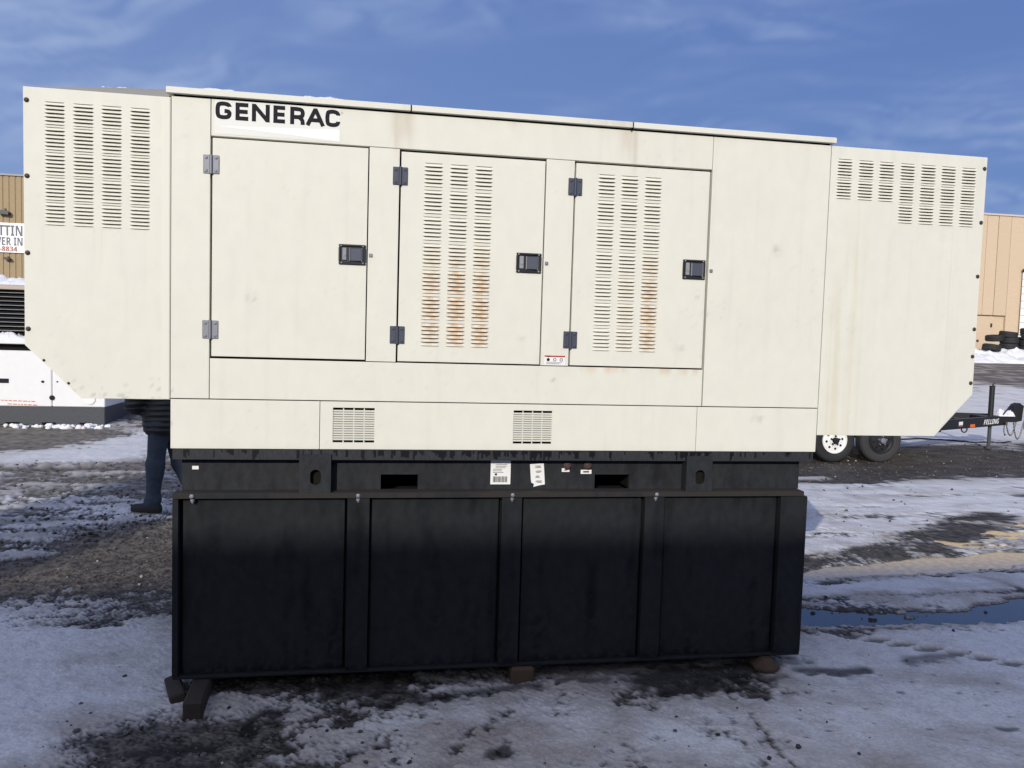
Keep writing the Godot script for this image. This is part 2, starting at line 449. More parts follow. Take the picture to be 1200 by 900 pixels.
	var dirt_and_light := clampf(lerpf(lerpf(0.38, 0.62, smoothstep(-1.2, -0.6, x) * smoothstep(2.8, 1.6, x)) + 0.06, 0.24, smoothstep(-1.8, -2.6, z)) - 0.8 * (cov - 0.75) + 0.7 * b + 0.6 * st + 0.3 * a + 0.25 * c, 0.0, 1.0)  # dirt, thinned over the sunlit zone to paint its snow brighter
	var snow := Color(0.90, 0.90, 0.90).lerp(Color(0.54, 0.50, 0.46), dirt_and_light) * (0.97 + 0.20 * c + 0.16 * d + 0.16 * e)
	var col := bare.lerp(ice, smoothstep(0.0, 0.5, s)).lerp(snow, smoothstep(0.30, 0.9, s))
	col = col.lerp(col * Color(0.72, 0.68, 0.65), tread)
	col = col.lerp(Color(0.018, 0.016, 0.015), dark * 0.93)
	col = col.lerp(Color(0.12, 0.11, 0.105), foot * 0.6)
	var shore: float = smoothstep(0.0, 0.5, pit) * (1.0 - smoothstep(0.5, 1.0, pit))
	col = col.lerp(Color(0.10, 0.095, 0.09), shore * 0.8)
	col.r = clampf(col.r, 0.008, 0.9); col.g = clampf(col.g, 0.008, 0.9); col.b = clampf(col.b, 0.008, 0.9)
	col.a = 1.0
	out_col = col
	var h := terrain(x, z)
	h += 0.012 + s * 0.014 + a * 0.004 + 0.007 * b * (0.4 + s) + 0.0055 * c + 0.003 * d + 0.0016 * e + 0.012 * st * smoothstep(-2.0, -4.0, z)
	h -= tread * 0.010
	h += ridge * (0.035 + 0.02 * c) - foot * 0.024 - dark * 0.006
	h = maxf(h, terrain(x, z) + 0.003)
	h = lerpf(h, terrain(x, z) + 0.004, flat * 0.8)
	h = lerpf(h, -0.03, smoothstep(0.25, 0.9, pit))
	if z < -30.0:
		h += 0.1 * a
	return h

func lines(lo: float, a: float, b: float, hi: float, step: float, grow: float, most: float) -> PackedFloat32Array:
	var l := PackedFloat32Array()
	var back := []
	var s := step
	var p := a
	while p > lo:
		s = minf(s * grow, most) if p > -40.0 else s * 1.25
		p -= s
		back.append(p)
	back.reverse()
	l.append_array(PackedFloat32Array(back))
	p = a
	while p < b:
		l.append(p)
		p += step
	s = step
	while p < hi:
		l.append(p)
		s = minf(s * grow, most) if p < 25.0 else s * 1.25
		p += s
	return l

func make_ground() -> void:
	ground_index()
	var xs := lines(-420.0, -2.6, 4.4, 420.0, 0.0135, 1.022, 0.16)
	var zs := lines(-420.0, -1.3, 1.0, 130.0, 0.0115, 1.012, 0.15)
	var nx := xs.size()
	var nz := zs.size()
	var v := PackedVector3Array(); v.resize(nx * nz)
	var c := PackedColorArray(); c.resize(nx * nz)
	var n := PackedVector3Array(); n.resize(nx * nz)
	for j in nz:
		for i in nx:
			var k := j * nx + i
			v[k] = Vector3(xs[i], ground(xs[i], zs[j]), zs[j])
			c[k] = out_col
	for j in nz:
		var j0 := maxi(j - 1, 0)
		var j1 := mini(j + 1, nz - 1)
		for i in nx:
			var e := v[j * nx + mini(i + 1, nx - 1)] - v[j * nx + maxi(i - 1, 0)]
			var f := v[j1 * nx + i] - v[j0 * nx + i]
			n[j * nx + i] = f.cross(e).normalized()
	var ix := PackedInt32Array(); ix.resize((nx - 1) * (nz - 1) * 6)
	var w := 0
	for j in nz - 1:
		for i in nx - 1:
			var k := j * nx + i
			ix[w] = k; ix[w + 1] = k + 1; ix[w + 2] = k + nx + 1
			ix[w + 3] = k; ix[w + 4] = k + nx + 1; ix[w + 5] = k + nx
			w += 6
	var arr := []
	arr.resize(Mesh.ARRAY_MAX)
	arr[Mesh.ARRAY_VERTEX] = v; arr[Mesh.ARRAY_NORMAL] = n; arr[Mesh.ARRAY_COLOR] = c; arr[Mesh.ARRAY_INDEX] = ix
	var m := ArrayMesh.new()
	m.add_surface_from_arrays(Mesh.PRIMITIVE_TRIANGLES, arr)
	m.surface_set_material(0, M.ground)
	structure(put("ground", m), "yard of packed snow, ice and bare gravel")
	print("ground ", nx, " x ", nz)
	for w2 in [["puddle", 2.2, 6.6, -1.35, -0.35, -0.006, M.water, "blue meltwater puddle in the shade right of the tank"], ["puddle", 3.0, 8.0, -3.7, -1.45, -0.004, M.slush, "tan slushy puddle in the sun right of the tank"]]:
		var mb := MB.new()
		mb.quad(Vector3(w2[1], w2[5], w2[3]), Vector3(w2[2], w2[5], w2[3]), Vector3(w2[2], w2[5], w2[4]), Vector3(w2[1], w2[5], w2[4]), Vector3.UP)
		structure(put(w2[0], mb.mesh(w2[6])), w2[7])

# loose gravel and ice crumbs: far too many to count
func make_stones() -> void:
	var rng := RandomNumberGenerator.new()
	rng.seed = 31
	var mb := MB.new()
	mb.box(Vector3.ZERO, Vector3(1.0, 0.62, 0.8), 0.28, Basis(Vector3.UP, 0.4))
	var mesh := mb.mesh(tri_maps(mat(1, 1, 1, 0.8), Vector3(9, 9, 9), grain(0.05, 3, 43, 0.6, 1.0, 256)))
	var xf := []
	var cols := []
	var zones := [[-3.2, -1.1, -4.6, -1.3, 1500], [-6.0, -2.0, -7.0, -3.0, 1500], [2.4, 7.5, -6.6, -1.9, 1500], [5.0, 11.0, -8.5, -5.6, 1500], [-1.6, 3.6, -1.2, 0.95, 700], [-1.4, 0.2, 0.15, 0.95, 500]]
	for z in zones:
		for k in z[4]:
			var x := rng.randf_range(z[0], z[1])
			var zz := rng.randf_range(z[2], z[3])
			var h := ground(x, zz)
			var lum := out_col.get_luminance()
			var ice := rng.randf() < 0.03
			if h < 0.0 or (lum > 0.33 and rng.randf() < 0.86):
				continue
			var r := (0.004 + 0.012 * pow(rng.randf(), 3.0)) * (1.4 if zz < -2.5 else 1.0)
			xf.append(Transform3D(Basis(Vector3(rng.randf_range(-1, 1), 1.0, rng.randf_range(-1, 1)).normalized(), rng.randf() * TAU).scaled(Vector3(r, r * rng.randf_range(0.6, 1.1), r) * 2.0), Vector3(x, h + r * 0.35, zz)))
			var g := rng.randf_range(0.035, 0.13)
			cols.append(Color(0.45, 0.46, 0.48) if ice else Color(g, g * 0.92, g * 0.82))
	var mm := MultiMesh.new()
	mm.transform_format = MultiMesh.TRANSFORM_3D
	mm.use_colors = true
	mm.mesh = mesh
	mm.instance_count = xf.size()
	for i in xf.size():
		mm.set_instance_transform(i, xf[i])
		mm.set_instance_color(i, cols[i])
	var o := MultiMeshInstance3D.new()
	o.name = "loose_gravel"
	o.multimesh = mm
	add_child(o, true)
	o.set_meta("kind", "stuff")
	tag(o, "loose gravel and crumbs of ice scattered over the yard", "gravel")

# lumpy heap of snow over an area, as one closed-looking mound
func mound(x0: float, x1: float, z0: float, z1: float, y0: float, high: float, step: float, sd: int, freq := 1.2, rest := false) -> MB:
	var f := noise(freq, 4, sd)
	var mb := MB.new()
	var nx := int((x1 - x0) / step) + 2
	var nz := int((z1 - z0) / step) + 2
	for j in nz:
		for i in nx:
			var x := lerpf(x0, x1, i / float(nx - 1))
			var z := lerpf(z0, z1, j / float(nz - 1))
			var e := minf(minf(i, nx - 1 - i) / (nx * 0.16), minf(j, nz - 1 - j) / (nz * 0.4))
			e = clampf(e, 0.0, 1.0)
			var y := y0 if rest else terrain(x, z) - 0.03
			y += high * (sqrt(e) * (0.66 + 0.62 * f.get_noise_2d(x, z)) + 0.25 * e * f.get_noise_2d(x * 3.0, z * 3.0))
			mb.vert(Vector3(x, maxf(y, y0) if rest else y, z), Vector3.UP, Color.WHITE)
	for j in nz - 1:
		for i in nx - 1:
			var k := j * nx + i
			mb.ix.append_array([k, k + 1, k + nx + 1, k, k + nx + 1, k + nx])
	for j in nz:
		for i in nx:
			var e2 := mb.v[j * nx + mini(i + 1, nx - 1)] - mb.v[j * nx + maxi(i - 1, 0)]
			var f2 := mb.v[mini(j + 1, nz - 1) * nx + i] - mb.v[maxi(j - 1, 0) * nx + i]
			mb.n[j * nx + i] = f2.cross(e2).normalized()
	return mb

# ------------------------------------------------------------------ generator
var pn := noise(1.3, 3, 201)
var pw := noise(2.2, 2, 202)
var ps := noise(1.0, 3, 203)
var psp := noise(28.0, 2, 204)
# wear of the cream paint, fixed to the sheet metal
func grime(x: float, y: float) -> Color:
	var c := Color(1, 1, 1)
	var t := 1.0 + 0.025 * pn.get_noise_2d(x, y)
	var streak := ps.get_noise_2d(x * 16.0, y * 0.5)
	t -= 0.03 * smoothstep(0.25, 0.6, streak)
	c = Color(t, t, t)
	# drips below the joints of the lid
	for d in [[0.045, 0.022, 2.64], [0.098, 0.03, 2.66], [1.205, 0.035, 2.70], [1.25, 0.012, 2.58], [0.62, 0.04, 2.80]]:
		var k: float = exp(-pow((x - d[0]) / d[1], 2)) * smoothstep(d[2], d[2] + 0.14, y + 0.06 * ps.get_noise_2d(x * 40.0, 3.0))
		c = c.lerp(c * Color(0.80, 0.74, 0.68), k * 0.75)
	# yellowish run marks on the right end hood
	if x > 2.33:
		var m := smoothstep(2.34, 2.40, x) * (1.0 - smoothstep(2.44, 2.66, x)) * smoothstep(2.65, 2.2, y)
		c = c.lerp(c * Color(0.93, 0.905, 0.82), m * clampf(0.4 + 1.6 * ps.get_noise_2d(x * 34.0, y * 0.7), 0, 1))
		c *= 1.0 - 0.07 * exp(-pow((x - 3.085 - (y - 2.4) * 0.006) / 0.003, 2)) * smoothstep(2.5, 2.45, y)
	elif x < -0.98:
		for k in [-1.535, -1.445, -1.41, -1.32, -1.286, -1.20]:
			c *= 1.0 - 0.05 * exp(-pow((x - k) / 0.004, 2)) * smoothstep(2.25, 2.24, y) * smoothstep(2.0, 2.2, y)
		if y < 1.56:
			c *= 1.0 - 0.25 * smoothstep(0.35, 0.55, psp.get_noise_2d(x * 0.9, y * 0.9)) * smoothstep(1.60, 1.48, y)
	# pale fold beside the body
	# rust creeping from the sill below the third door, and faint runs
	var r := smoothstep(1.61, 1.662, y) * smoothstep(1.668, 1.66, y) * smoothstep(0.85, 1.2, x) * smoothstep(1.68, 1.66, x)
	c = c.lerp(c * Color(0.86, 0.72, 0.62), r * clampf(0.35 + 1.5 * ps.get_noise_2d(x * 12.0, 7.0), 0, 1))
	c = c.lerp(Color(0.75, 0.36, 0.12), exp(-pow((x + 0.383) / 0.010, 2) - pow((y - 2.857) / 0.008, 2)) * 0.9)
	# scuffs
	for d in [[1.49, 1.80, 0.013], [1.535, 1.77, 0.015], [1.50, 1.765, 0.01], [1.57, 1.765, 0.009], [1.645, 1.73, 0.012], [0.86, 1.59, 0.011], [0.56, 1.60, 0.007], [1.62, 2.05, 0.02], [1.66, 1.95, 0.02], [0.69, 1.80, 0.014], [2.0, 1.40, 0.018], [1.97, 1.405, 0.016], [0.115, 2.28, 0.005], [0.10, 2.30, 0.004], [0.40, 2.42, 0.006], [2.05, 2.3, 0.03], [-0.62, 1.95, 0.02]]:
		var k := exp(-(pow((x - d[0]) / d[2], 2) + pow((y - d[1]) / d[2], 2)))
		c *= 1.0 - 0.30 * k * clampf(0.5 + 1.5 * psp.get_noise_2d(x, y), 0, 1)
	c *= 1.0 - 0.06 * smoothstep(0.50, 0.66, psp.get_noise_2d(x * 2.4 + 9.0, y * 2.4)) * smoothstep(-0.1, 0.4, pn.get_noise_2d(x * 0.8 + 4.0, y * 0.8))
	# dust along the sills
	c *= 1.0 - 0.05 * exp(-absf(y - 1.235) / 0.01)
	c.a = 1.0
	return c

# dents and dirt of the black steel
func soot(x: float, y: float) -> Color:
	var t := 1.0 + 0.35 * pn.get_noise_2d(x * 1.7, y * 1.7) + 0.35 * ps.get_noise_2d(x * 9.0, y * 0.4) + 0.3 * psp.get_noise_2d(x * 0.4, y * 0.12)
	var c := Color(t, t, t * 1.03)
	if y < 0.95:
		for d in [[1.18, 0.004], [1.255, 0.005], [1.355, 0.003], [1.30, 0.002]]:   # pale runs
			c *= 1.0 + 1.1 * exp(-pow((x - d[0] - 0.004 * pw.get_noise_2d(3.0, y * 4.0)) / d[1], 2)) * smoothstep(0.45, 0.9, y)
		# a scribble scraped into the first bay
		var u := (x + 0.575) * 0.8 + (y - 0.555) * 0.6
		var w := -(x + 0.575) * 0.6 + (y - 0.555) * 0.8
		if absf(u) < 0.075:
			c *= 1.0 + 8.0 * exp(-pow((w - 0.014 * sin(u * 210.0) - 0.006 * sin(u * 90.0)) / 0.0035, 2))
		# splashed mud near the foot
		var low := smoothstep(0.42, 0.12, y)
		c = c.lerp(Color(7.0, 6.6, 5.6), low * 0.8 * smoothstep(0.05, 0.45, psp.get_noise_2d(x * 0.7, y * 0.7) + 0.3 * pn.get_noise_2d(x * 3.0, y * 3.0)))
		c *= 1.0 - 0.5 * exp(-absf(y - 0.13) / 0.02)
	c = c.lerp(Color(4.5, 4.5, 4.5), 0.8 * smoothstep(0.58, 0.68, psp.get_noise_2d(x * 0.9 + 40.0, y * 0.9)))
	for d in [[-0.55, 0.93], [-0.40, 0.92], [-0.59, 0.62], [1.36, 0.64], [1.7, 0.75]]:
		c *= 1.0 + 3.0 * exp(-(pow((x - d[0]) / 0.006, 2) + pow((y - d[1]) / 0.006, 2)))
	c.a = 1.0
	return c

# a sheet with its front at zf; holes are Rect2; cham = [side, top y of the cut, x where the cut meets the bottom edge]
func panel(x0: float, x1: float, y0: float, y1: float, zf: float, th: float, holes := [], cham := [], paint := "paint", step := 0.016, wave := 1.0) -> MB:
	var xs := {}
	var ys := {}
	var nxs := maxi(2, int((x1 - x0) / step))
	var nys := maxi(2, int((y1 - y0) / step))
	for i in nxs + 1:
		xs[snappedf(lerpf(x0, x1, i / float(nxs)), 0.0002)] = true
	for i in nys + 1:
		ys[snappedf(lerpf(y0, y1, i / float(nys)), 0.0002)] = true
	var e := 0.0026
	for x in [x0, x0 + e, x1 - e, x1]:
		xs[snappedf(x, 0.0002)] = true
	for y in [y0, y0 + e, y1 - e, y1]:
		ys[snappedf(y, 0.0002)] = true
	for h in holes:
		xs[snappedf(h.position.x, 0.0002)] = true; xs[snappedf(h.end.x, 0.0002)] = true
		ys[snappedf(h.position.y, 0.0002)] = true; ys[snappedf(h.end.y, 0.0002)] = true
	if cham:
		ys[snappedf(cham[1], 0.0002)] = true
	var X := xs.keys(); X.sort()
	var Y := ys.keys(); Y.sort()
	var mb := MB.new()
	var nx := X.size()
	var edge := [X[0], X[-1], Y[0], Y[-1]]
	for y in Y:
		var l: float = X[0]
		var r: float = X[-1]
		if cham and y < cham[1]:
			var t: float = (cham[1] - y) / (cham[1] - y0)
			if cham[0] < 0: l = lerpf(l, cham[2], t)
			else: r = lerpf(r, cham[2], t)
		for x in X:
			var xx := clampf(x, l, r)
			var rim: bool = xx <= l or xx >= r or y <= edge[2] or y >= edge[3]
			var w := Vector3(pw.get_noise_2d(xx, y + 5.0), pw.get_noise_2d(xx + 20.0, y), 0) * 0.012 * wave
			var nn := Vector3(w.x, w.y, 1.0)
			if rim:
				nn += Vector3(-0.6 if xx <= l else (0.6 if xx >= r else 0.0), -0.6 if y <= edge[2] else (0.6 if y >= edge[3] else 0.0), 0)
			mb.vert(Vector3(xx, y, zf - (0.0015 if rim else 0.0)), nn.normalized(), grime(xx, y) if paint == "paint" else soot(xx, y))
	for j in Y.size() - 1:
		for i in nx - 1:
			var cx: float = (X[i] + X[i + 1]) * 0.5
			var cy: float = (Y[j] + Y[j + 1]) * 0.5
			var skip := false
			for h in holes:
				if h.has_point(Vector2(cx, cy)):
					skip = true
					break
			if skip:
				continue
			var a := j * nx + i
			if mb.v[a].distance_to(mb.v[a + 1]) < 1e-5 and mb.v[a + nx].distance_to(mb.v[a + nx + 1]) < 1e-5:
				continue
			mb.ix.append_array([a, a + nx, a + nx + 1, a, a + nx + 1, a + 1])
	# returns round the outline
	var z0 := zf - th
	var z1 := zf - 0.0015
	var poly := [Vector2(x0, y1), Vector2(x1, y1), Vector2(x1, y0), Vector2(x0, y0)]
	if cham:
		poly = [Vector2(x0, y1), Vector2(x1, y1), Vector2(x1, y0), Vector2(cham[2], y0), Vector2(x0, cham[1])] if cham[0] < 0 else [Vector2(x0, y1), Vector2(x1, y1), Vector2(x1, cham[1]), Vector2(cham[2], y0), Vector2(x0, y0)]
	for i in poly.size():
		var p: Vector2 = poly[i]
		var q: Vector2 = poly[(i + 1) % poly.size()]
		var d := q - p
		mb.quad(Vector3(p.x, p.y, z0), Vector3(q.x, q.y, z0), Vector3(q.x, q.y, z1), Vector3(p.x, p.y, z1), Vector3(-d.y, d.x, 0))
	for h in holes:
		var p: Vector2 = h.position
		var q: Vector2 = h.end
		for s in [[Vector2(p.x, p.y), Vector2(q.x, p.y), Vector3.UP], [Vector2(p.x, q.y), Vector2(q.x, q.y), Vector3.DOWN], [Vector2(p.x, p.y), Vector2(p.x, q.y), Vector3.RIGHT], [Vector2(q.x, p.y), Vector2(q.x, q.y), Vector3.LEFT]]:
			mb.quad(Vector3(s[0].x, s[0].y, zf - 0.012), Vector3(s[1].x, s[1].y, zf - 0.012), Vector3(s[1].x, s[1].y, zf), Vector3(s[0].x, s[0].y, zf), s[2])
	return mb

# one pressed louver blade: leans out towards its lower lip; rust 0..1
func blade_mb(w: float, p: float, rust: float, sd: int, at := Vector3.ZERO, mb: MB = null) -> MB:
	if mb == null:
		mb = MB.new()
	var rr := RandomNumberGenerator.new()
	rr.seed = sd
	var ph := rr.randf() * 6.0
	var seg := 8
	var prof := [Vector2(0.5 * p - 0.0003, -0.0092), Vector2(0.14 * p, -0.0006), Vector2(-0.38 * p, 0.0064), Vector2(-0.44 * p, 0.0052), Vector2(-0.44 * p, 0.0015)]
	for i in seg:
		var u0 := i / float(seg)
		var u1 := (i + 1) / float(seg)
		var e0 := 1.0 - pow(absf(u0 * 2.0 - 1.0), 8.0)
		var e1 := 1.0 - pow(absf(u1 * 2.0 - 1.0), 8.0)
		var um := (u0 + u1) * 0.5
		var k := clampf(rust * (1.15 - 1.2 * absf(um - 0.5)) * (0.75 + 0.5 * sin(um * 9.0 + ph)), 0, 1)
		for j in prof.size() - 1:
			mb.tint = Color.WHITE.lerp(Color(0.78, 0.47, 0.23), k * (0.85 if j == 0 else 0.55))
			if j >= 2:
				mb.tint = mb.tint * Color(0.8, 0.74, 0.7)
			var a: Vector2 = prof[j]
			var b: Vector2 = prof[j + 1]
			mb.quad(at + Vector3((u0 - 0.5) * w, a.x, a.y * e0), at + Vector3((u1 - 0.5) * w, a.x, a.y * e1), at + Vector3((u1 - 0.5) * w, b.x, b.y * e1), at + Vector3((u0 - 0.5) * w, b.x, b.y * e0), Vector3(0, 0.3, 1) if j < 2 else Vector3(0, -1, 0.1))
	mb.tint = Color.WHITE
	return mb

# columns: [x0, x1]; groups of six blades from the top; single = blades become parts of their own
func louvers(par: Node, cols: Array, top: float, groups: Array, pitch: float, gap: float, single: Array, rust: Callable, zf := 0.0) -> void:
	var cache := {}
	for ci in cols.size():
		var c: Array = cols[ci]
		var joined: MB = null if single[ci] else MB.new()
		for g in groups[ci]:
			for k in 6:
				var y: float = top - g * (6.0 * pitch + gap) - (k + 0.5) * pitch
				var lvl: int = clampi(roundi(rust.call(ci, y) * 5.0), 0, 5)
				var vari: int = (k * 7 + g * 3 + ci) % 2
				if joined:
					blade_mb(c[1] - c[0], pitch, lvl / 5.0, vari + 1, Vector3((c[0] + c[1]) * 0.5, y, zf), joined)
				else:
					var key := "%d %d %d" % [roundi((c[1] - c[0]) * 1000), lvl, vari]
					if not cache.has(key):
						cache[key] = blade_mb(c[1] - c[0], pitch, lvl / 5.0, vari + 1).mesh(M.paint_plain)
					put("louver", cache[key], par, Vector3((c[0] + c[1]) * 0.5, y, zf))
		if joined:
			put("louver_bank", joined.mesh(M.paint_plain), par).set_meta("kind", "stuff")

func louver_holes(cols: Array, top: float, groups: Array, pitch: float, gap: float) -> Array:
	var h := []
	for ci in cols.size():
		for g in groups[ci]:
			var t: float = top - g * (6.0 * pitch + gap)
			h.append(Rect2(cols[ci][0], t - 6.0 * pitch, cols[ci][1] - cols[ci][0], 6.0 * pitch))
	return h

func hinge(par: Node, x: float, y: float, m: Material) -> void:
	var mb := MB.new()
	mb.bx(x - 0.036, x - 0.006, y - 0.043, y + 0.043, 0.0005, 0.0055, 0.003)
	mb.bx(x + 0.006, x + 0.036, y - 0.043, y + 0.043, 0.0005, 0.0055, 0.003)
	mb.tube([Vector3(x, y - 0.044, 0.007), Vector3(x, y + 0.044, 0.007)], [0.0075, 0.0075], 12)
	for sx in [-0.022, 0.022]:
		for sy in [-0.030, 0.030]:
			mb.lathe(Vector3(x + sx, y + sy, 0.005), Vector3.BACK, [Vector2(0.0075, 0), Vector2(0.0075, 0.002), Vector2(0.004, 0.004), Vector2(0.0, 0.0042)], 10)
	put("hinge", mb.mesh(m), par)

func latch(par: Node, x0: float, x1: float, y0: float, y1: float, chrome: float) -> void:
	var m := ArrayMesh.new()
	var rim := MB.new()
	var cx := (x0 + x1) * 0.5
	var cy := (y0 + y1) * 0.5
	var b := 0.011
	rim.bx(x0, x1, y1 - b, y1, 0.0005, 0.010, 0.004)
	rim.bx(x0, x1, y0, y0 + b, 0.0005, 0.010, 0.004)
	rim.bx(x0, x0 + b, y0 + b, y1 - b, 0.0005, 0.010, 0.004)
	rim.bx(x1 - b, x1, y0 + b, y1 - b, 0.0005, 0.010, 0.004)
	rim.bx(x0 + b, x1 - b, y0 + b, y1 - b, 0.0006, 0.0018, 0.0)
	rim.add_to(m, M.blackplastic)
	var s := MB.new()
	s.box(Vector3(x1 - 0.048, cy, 0.007), Vector3(0.058, y1 - y0 - 0.034, 0.007), 0.003, Basis(Vector3.UP, -0.12))
	s.add_to(m, M.darkzinc)
	var t := MB.new()
	t.box(Vector3(x0 + 0.028, cy + 0.002, 0.005), Vector3(0.022, y1 - y0 - 0.036, 0.006), 0.003)
	t.lathe(Vector3(x0 + 0.028, cy, 0.008), Vector3.BACK, [Vector2(0.0095, 0), Vector2(0.0095, 0.003), Vector2(0.0, 0.003)], 14)
	t.bx(x1 - 0.079, x1 - 0.075, y0 + 0.017, y1 - 0.017, 0.002, 0.012, 0.001)
	t.bx(x1 - 0.021, x1 - 0.017, y0 + 0.014, y1 - 0.016, 0.002, 0.011, 0.001)
	for p in [[x0 + 0.012, y1 - 0.008], [x1 - 0.014, y1 - 0.008], [x0 + 0.014, y0 + 0.008], [x1 - 0.014, y0 + 0.008]]:
		t.lathe(Vector3(p[0], p[1], 0.010), Vector3.BACK, [Vector2(0.0045, 0), Vector2(0.003, 0.002), Vector2(0.0, 0.0022)], 8)
	t.add_to(m, M.zinc if chrome > 0.5 else M.grey)
	put("latch", m, par)

func letter_strokes() -> Dictionary:
	# centre lines in a box 1 wide, 1 high; corners cut as in a square extended face
	var r := 0.17
	return {
		"G": [[Vector2(1, 0.80), Vector2(1, 1.0 - r), Vector2(1 - r, 1), Vector2(r, 1), Vector2(0, 1 - r), Vector2(0, r), Vector2(r, 0), Vector2(1 - r, 0), Vector2(1, r), Vector2(1, 0.46), Vector2(0.58, 0.46)]],
		"E": [[Vector2(1.06, 1), Vector2(0, 1), Vector2(0, 0), Vector2(1.06, 0)], [Vector2(0, 0.5), Vector2(1.0, 0.5)]],
		"N": [[Vector2(0, -0.1), Vector2(0, 1), Vector2(0.06, 1), Vector2(0.94, 0), Vector2(1, 0), Vector2(1, 1.1)]],
		"R": [[Vector2(0, -0.1), Vector2(0, 1.1)], [Vector2(0, 1), Vector2(1 - r, 1), Vector2(1, 1 - r), Vector2(1, 0.40 + r), Vector2(1 - r, 0.40), Vector2(0, 0.40)], [Vector2(0.62, 0.40), Vector2(1.0, 0.22), Vector2(1.0, -0.1)]],
		"A": [[Vector2(-0.10, -0.1), Vector2(0.46, 1), Vector2(0.54, 1), Vector2(1.10, -0.1)], [Vector2(0.16, 0.26), Vector2(0.84, 0.26)]],
		"C": [[Vector2(1, 0.74), Vector2(1, 1.0 - r), Vector2(1 - r, 1), Vector2(r, 1), Vector2(0, 1 - r), Vector2(0, r), Vector2(r, 0), Vector2(1 - r, 0), Vector2(1, r), Vector2(1, 0.28)]],
	}

func make_logo(par: Node) -> void:
	var sheet := MB.new()
	sheet.tint = Color(0.97, 0.98, 1.02)
	sheet.bx(-0.793, -0.222, 2.7085, 2.8655, -0.0005, 0.0008, 0.0)
	var o := put("logo_decal", sheet.mesh(mat(0.70, 0.70, 0.64, 0.5)), par)
	var sw := MB.new()
	sw.prism(PackedVector2Array([Vector2(-0.79, 2.744), Vector2(-0.222, 2.766), Vector2(-0.222, 2.7095), Vector2(-0.40, 2.722), Vector2(-0.60, 2.734)]), 0.0008, 0.0014)
	put("swoosh", sw.mesh(mat(0.77, 0.775, 0.75, 0.4)), o)
	var letters := letter_strokes()
	var spots := [["G", 92, 165], ["E", 183, 248], ["N", 258, 340], ["E", 357, 418], ["R", 435, 503], ["A", 513, 593], ["C", 600, 670]]
	var st := 0.0185
	for s in spots:
		var x0: float = -0.790 + (s[1] - 92) * 0.000983
		var x1: float = -0.790 + (s[2] - 92) * 0.000983
		var y0 := 2.777
		var y1 := 2.858
		var mb := MB.new()
		var polys: Array = []
		for line in letters[s[0]]:
			var pts := PackedVector2Array()
			for p in line:
				var ky: float = clampf(p.y, 0.0, 1.0)
				var yy: float = lerpf(y0 + st * 0.5, y1 - st * 0.5, ky)
				if p.y > 1.0: yy = y1
				if p.y < 0.0: yy = y0
				pts.append(Vector2(lerpf(x0 + st * 0.5, x1 - st * 0.5, p.x), yy))
			if s[0] in ["G", "C", "R"]:   # ease the cut corners into curves
				for turn in 2:
					var soft := PackedVector2Array([pts[0]])
					for q in range(1, pts.size() - 1):
						var k0 := minf(0.30, 0.010 / maxf(pts[q].distance_to(pts[q - 1]), 0.001))
						var k1 := minf(0.30, 0.010 / maxf(pts[q].distance_to(pts[q + 1]), 0.001))
						soft.append(pts[q].lerp(pts[q - 1], k0))
						soft.append(pts[q].lerp(pts[q + 1], k1))
					soft.append(pts[-1])
					pts = soft
			for pl in Geometry2D.offset_polyline(pts, st * 0.5, Geometry2D.JOIN_MITER, Geometry2D.END_BUTT):
				polys.append(pl)
		var k := 0
		for pl in polys:
			if not Geometry2D.is_polygon_clockwise(pl):
				mb.prism(pl, 0.0008, 0.0019 + 0.0002 * k)
			k += 1
		put("letter", mb.mesh(M.ink), o)
	var tm := MB.new()
	tm.lathe(Vector3(-0.213, 2.846, 0.0), Vector3.BACK, [Vector2(0.0055, 0.0), Vector2(0.0055, 0.0009), Vector2(0.0038, 0.0009), Vector2(0.0038, 0.0)], 12)
	put("trademark", tm.mesh(M.grey), o)

func bolt(par: Node, x: float, y: float, z := 0.0, r := 0.009) -> void:
	var mb := MB.new()
	mb.lathe(Vector3(x, y, z), Vector3.BACK, [Vector2(r * 1.25, 0), Vector2(r * 1.25, 0.002), Vector2(r * 0.85, 0.003), Vector2(r * 0.8, 0.007), Vector2(r * 0.4, 0.0085), Vector2(0, 0.009)], 10)
	put("bolt", mb.mesh(M.rustbolt), par)

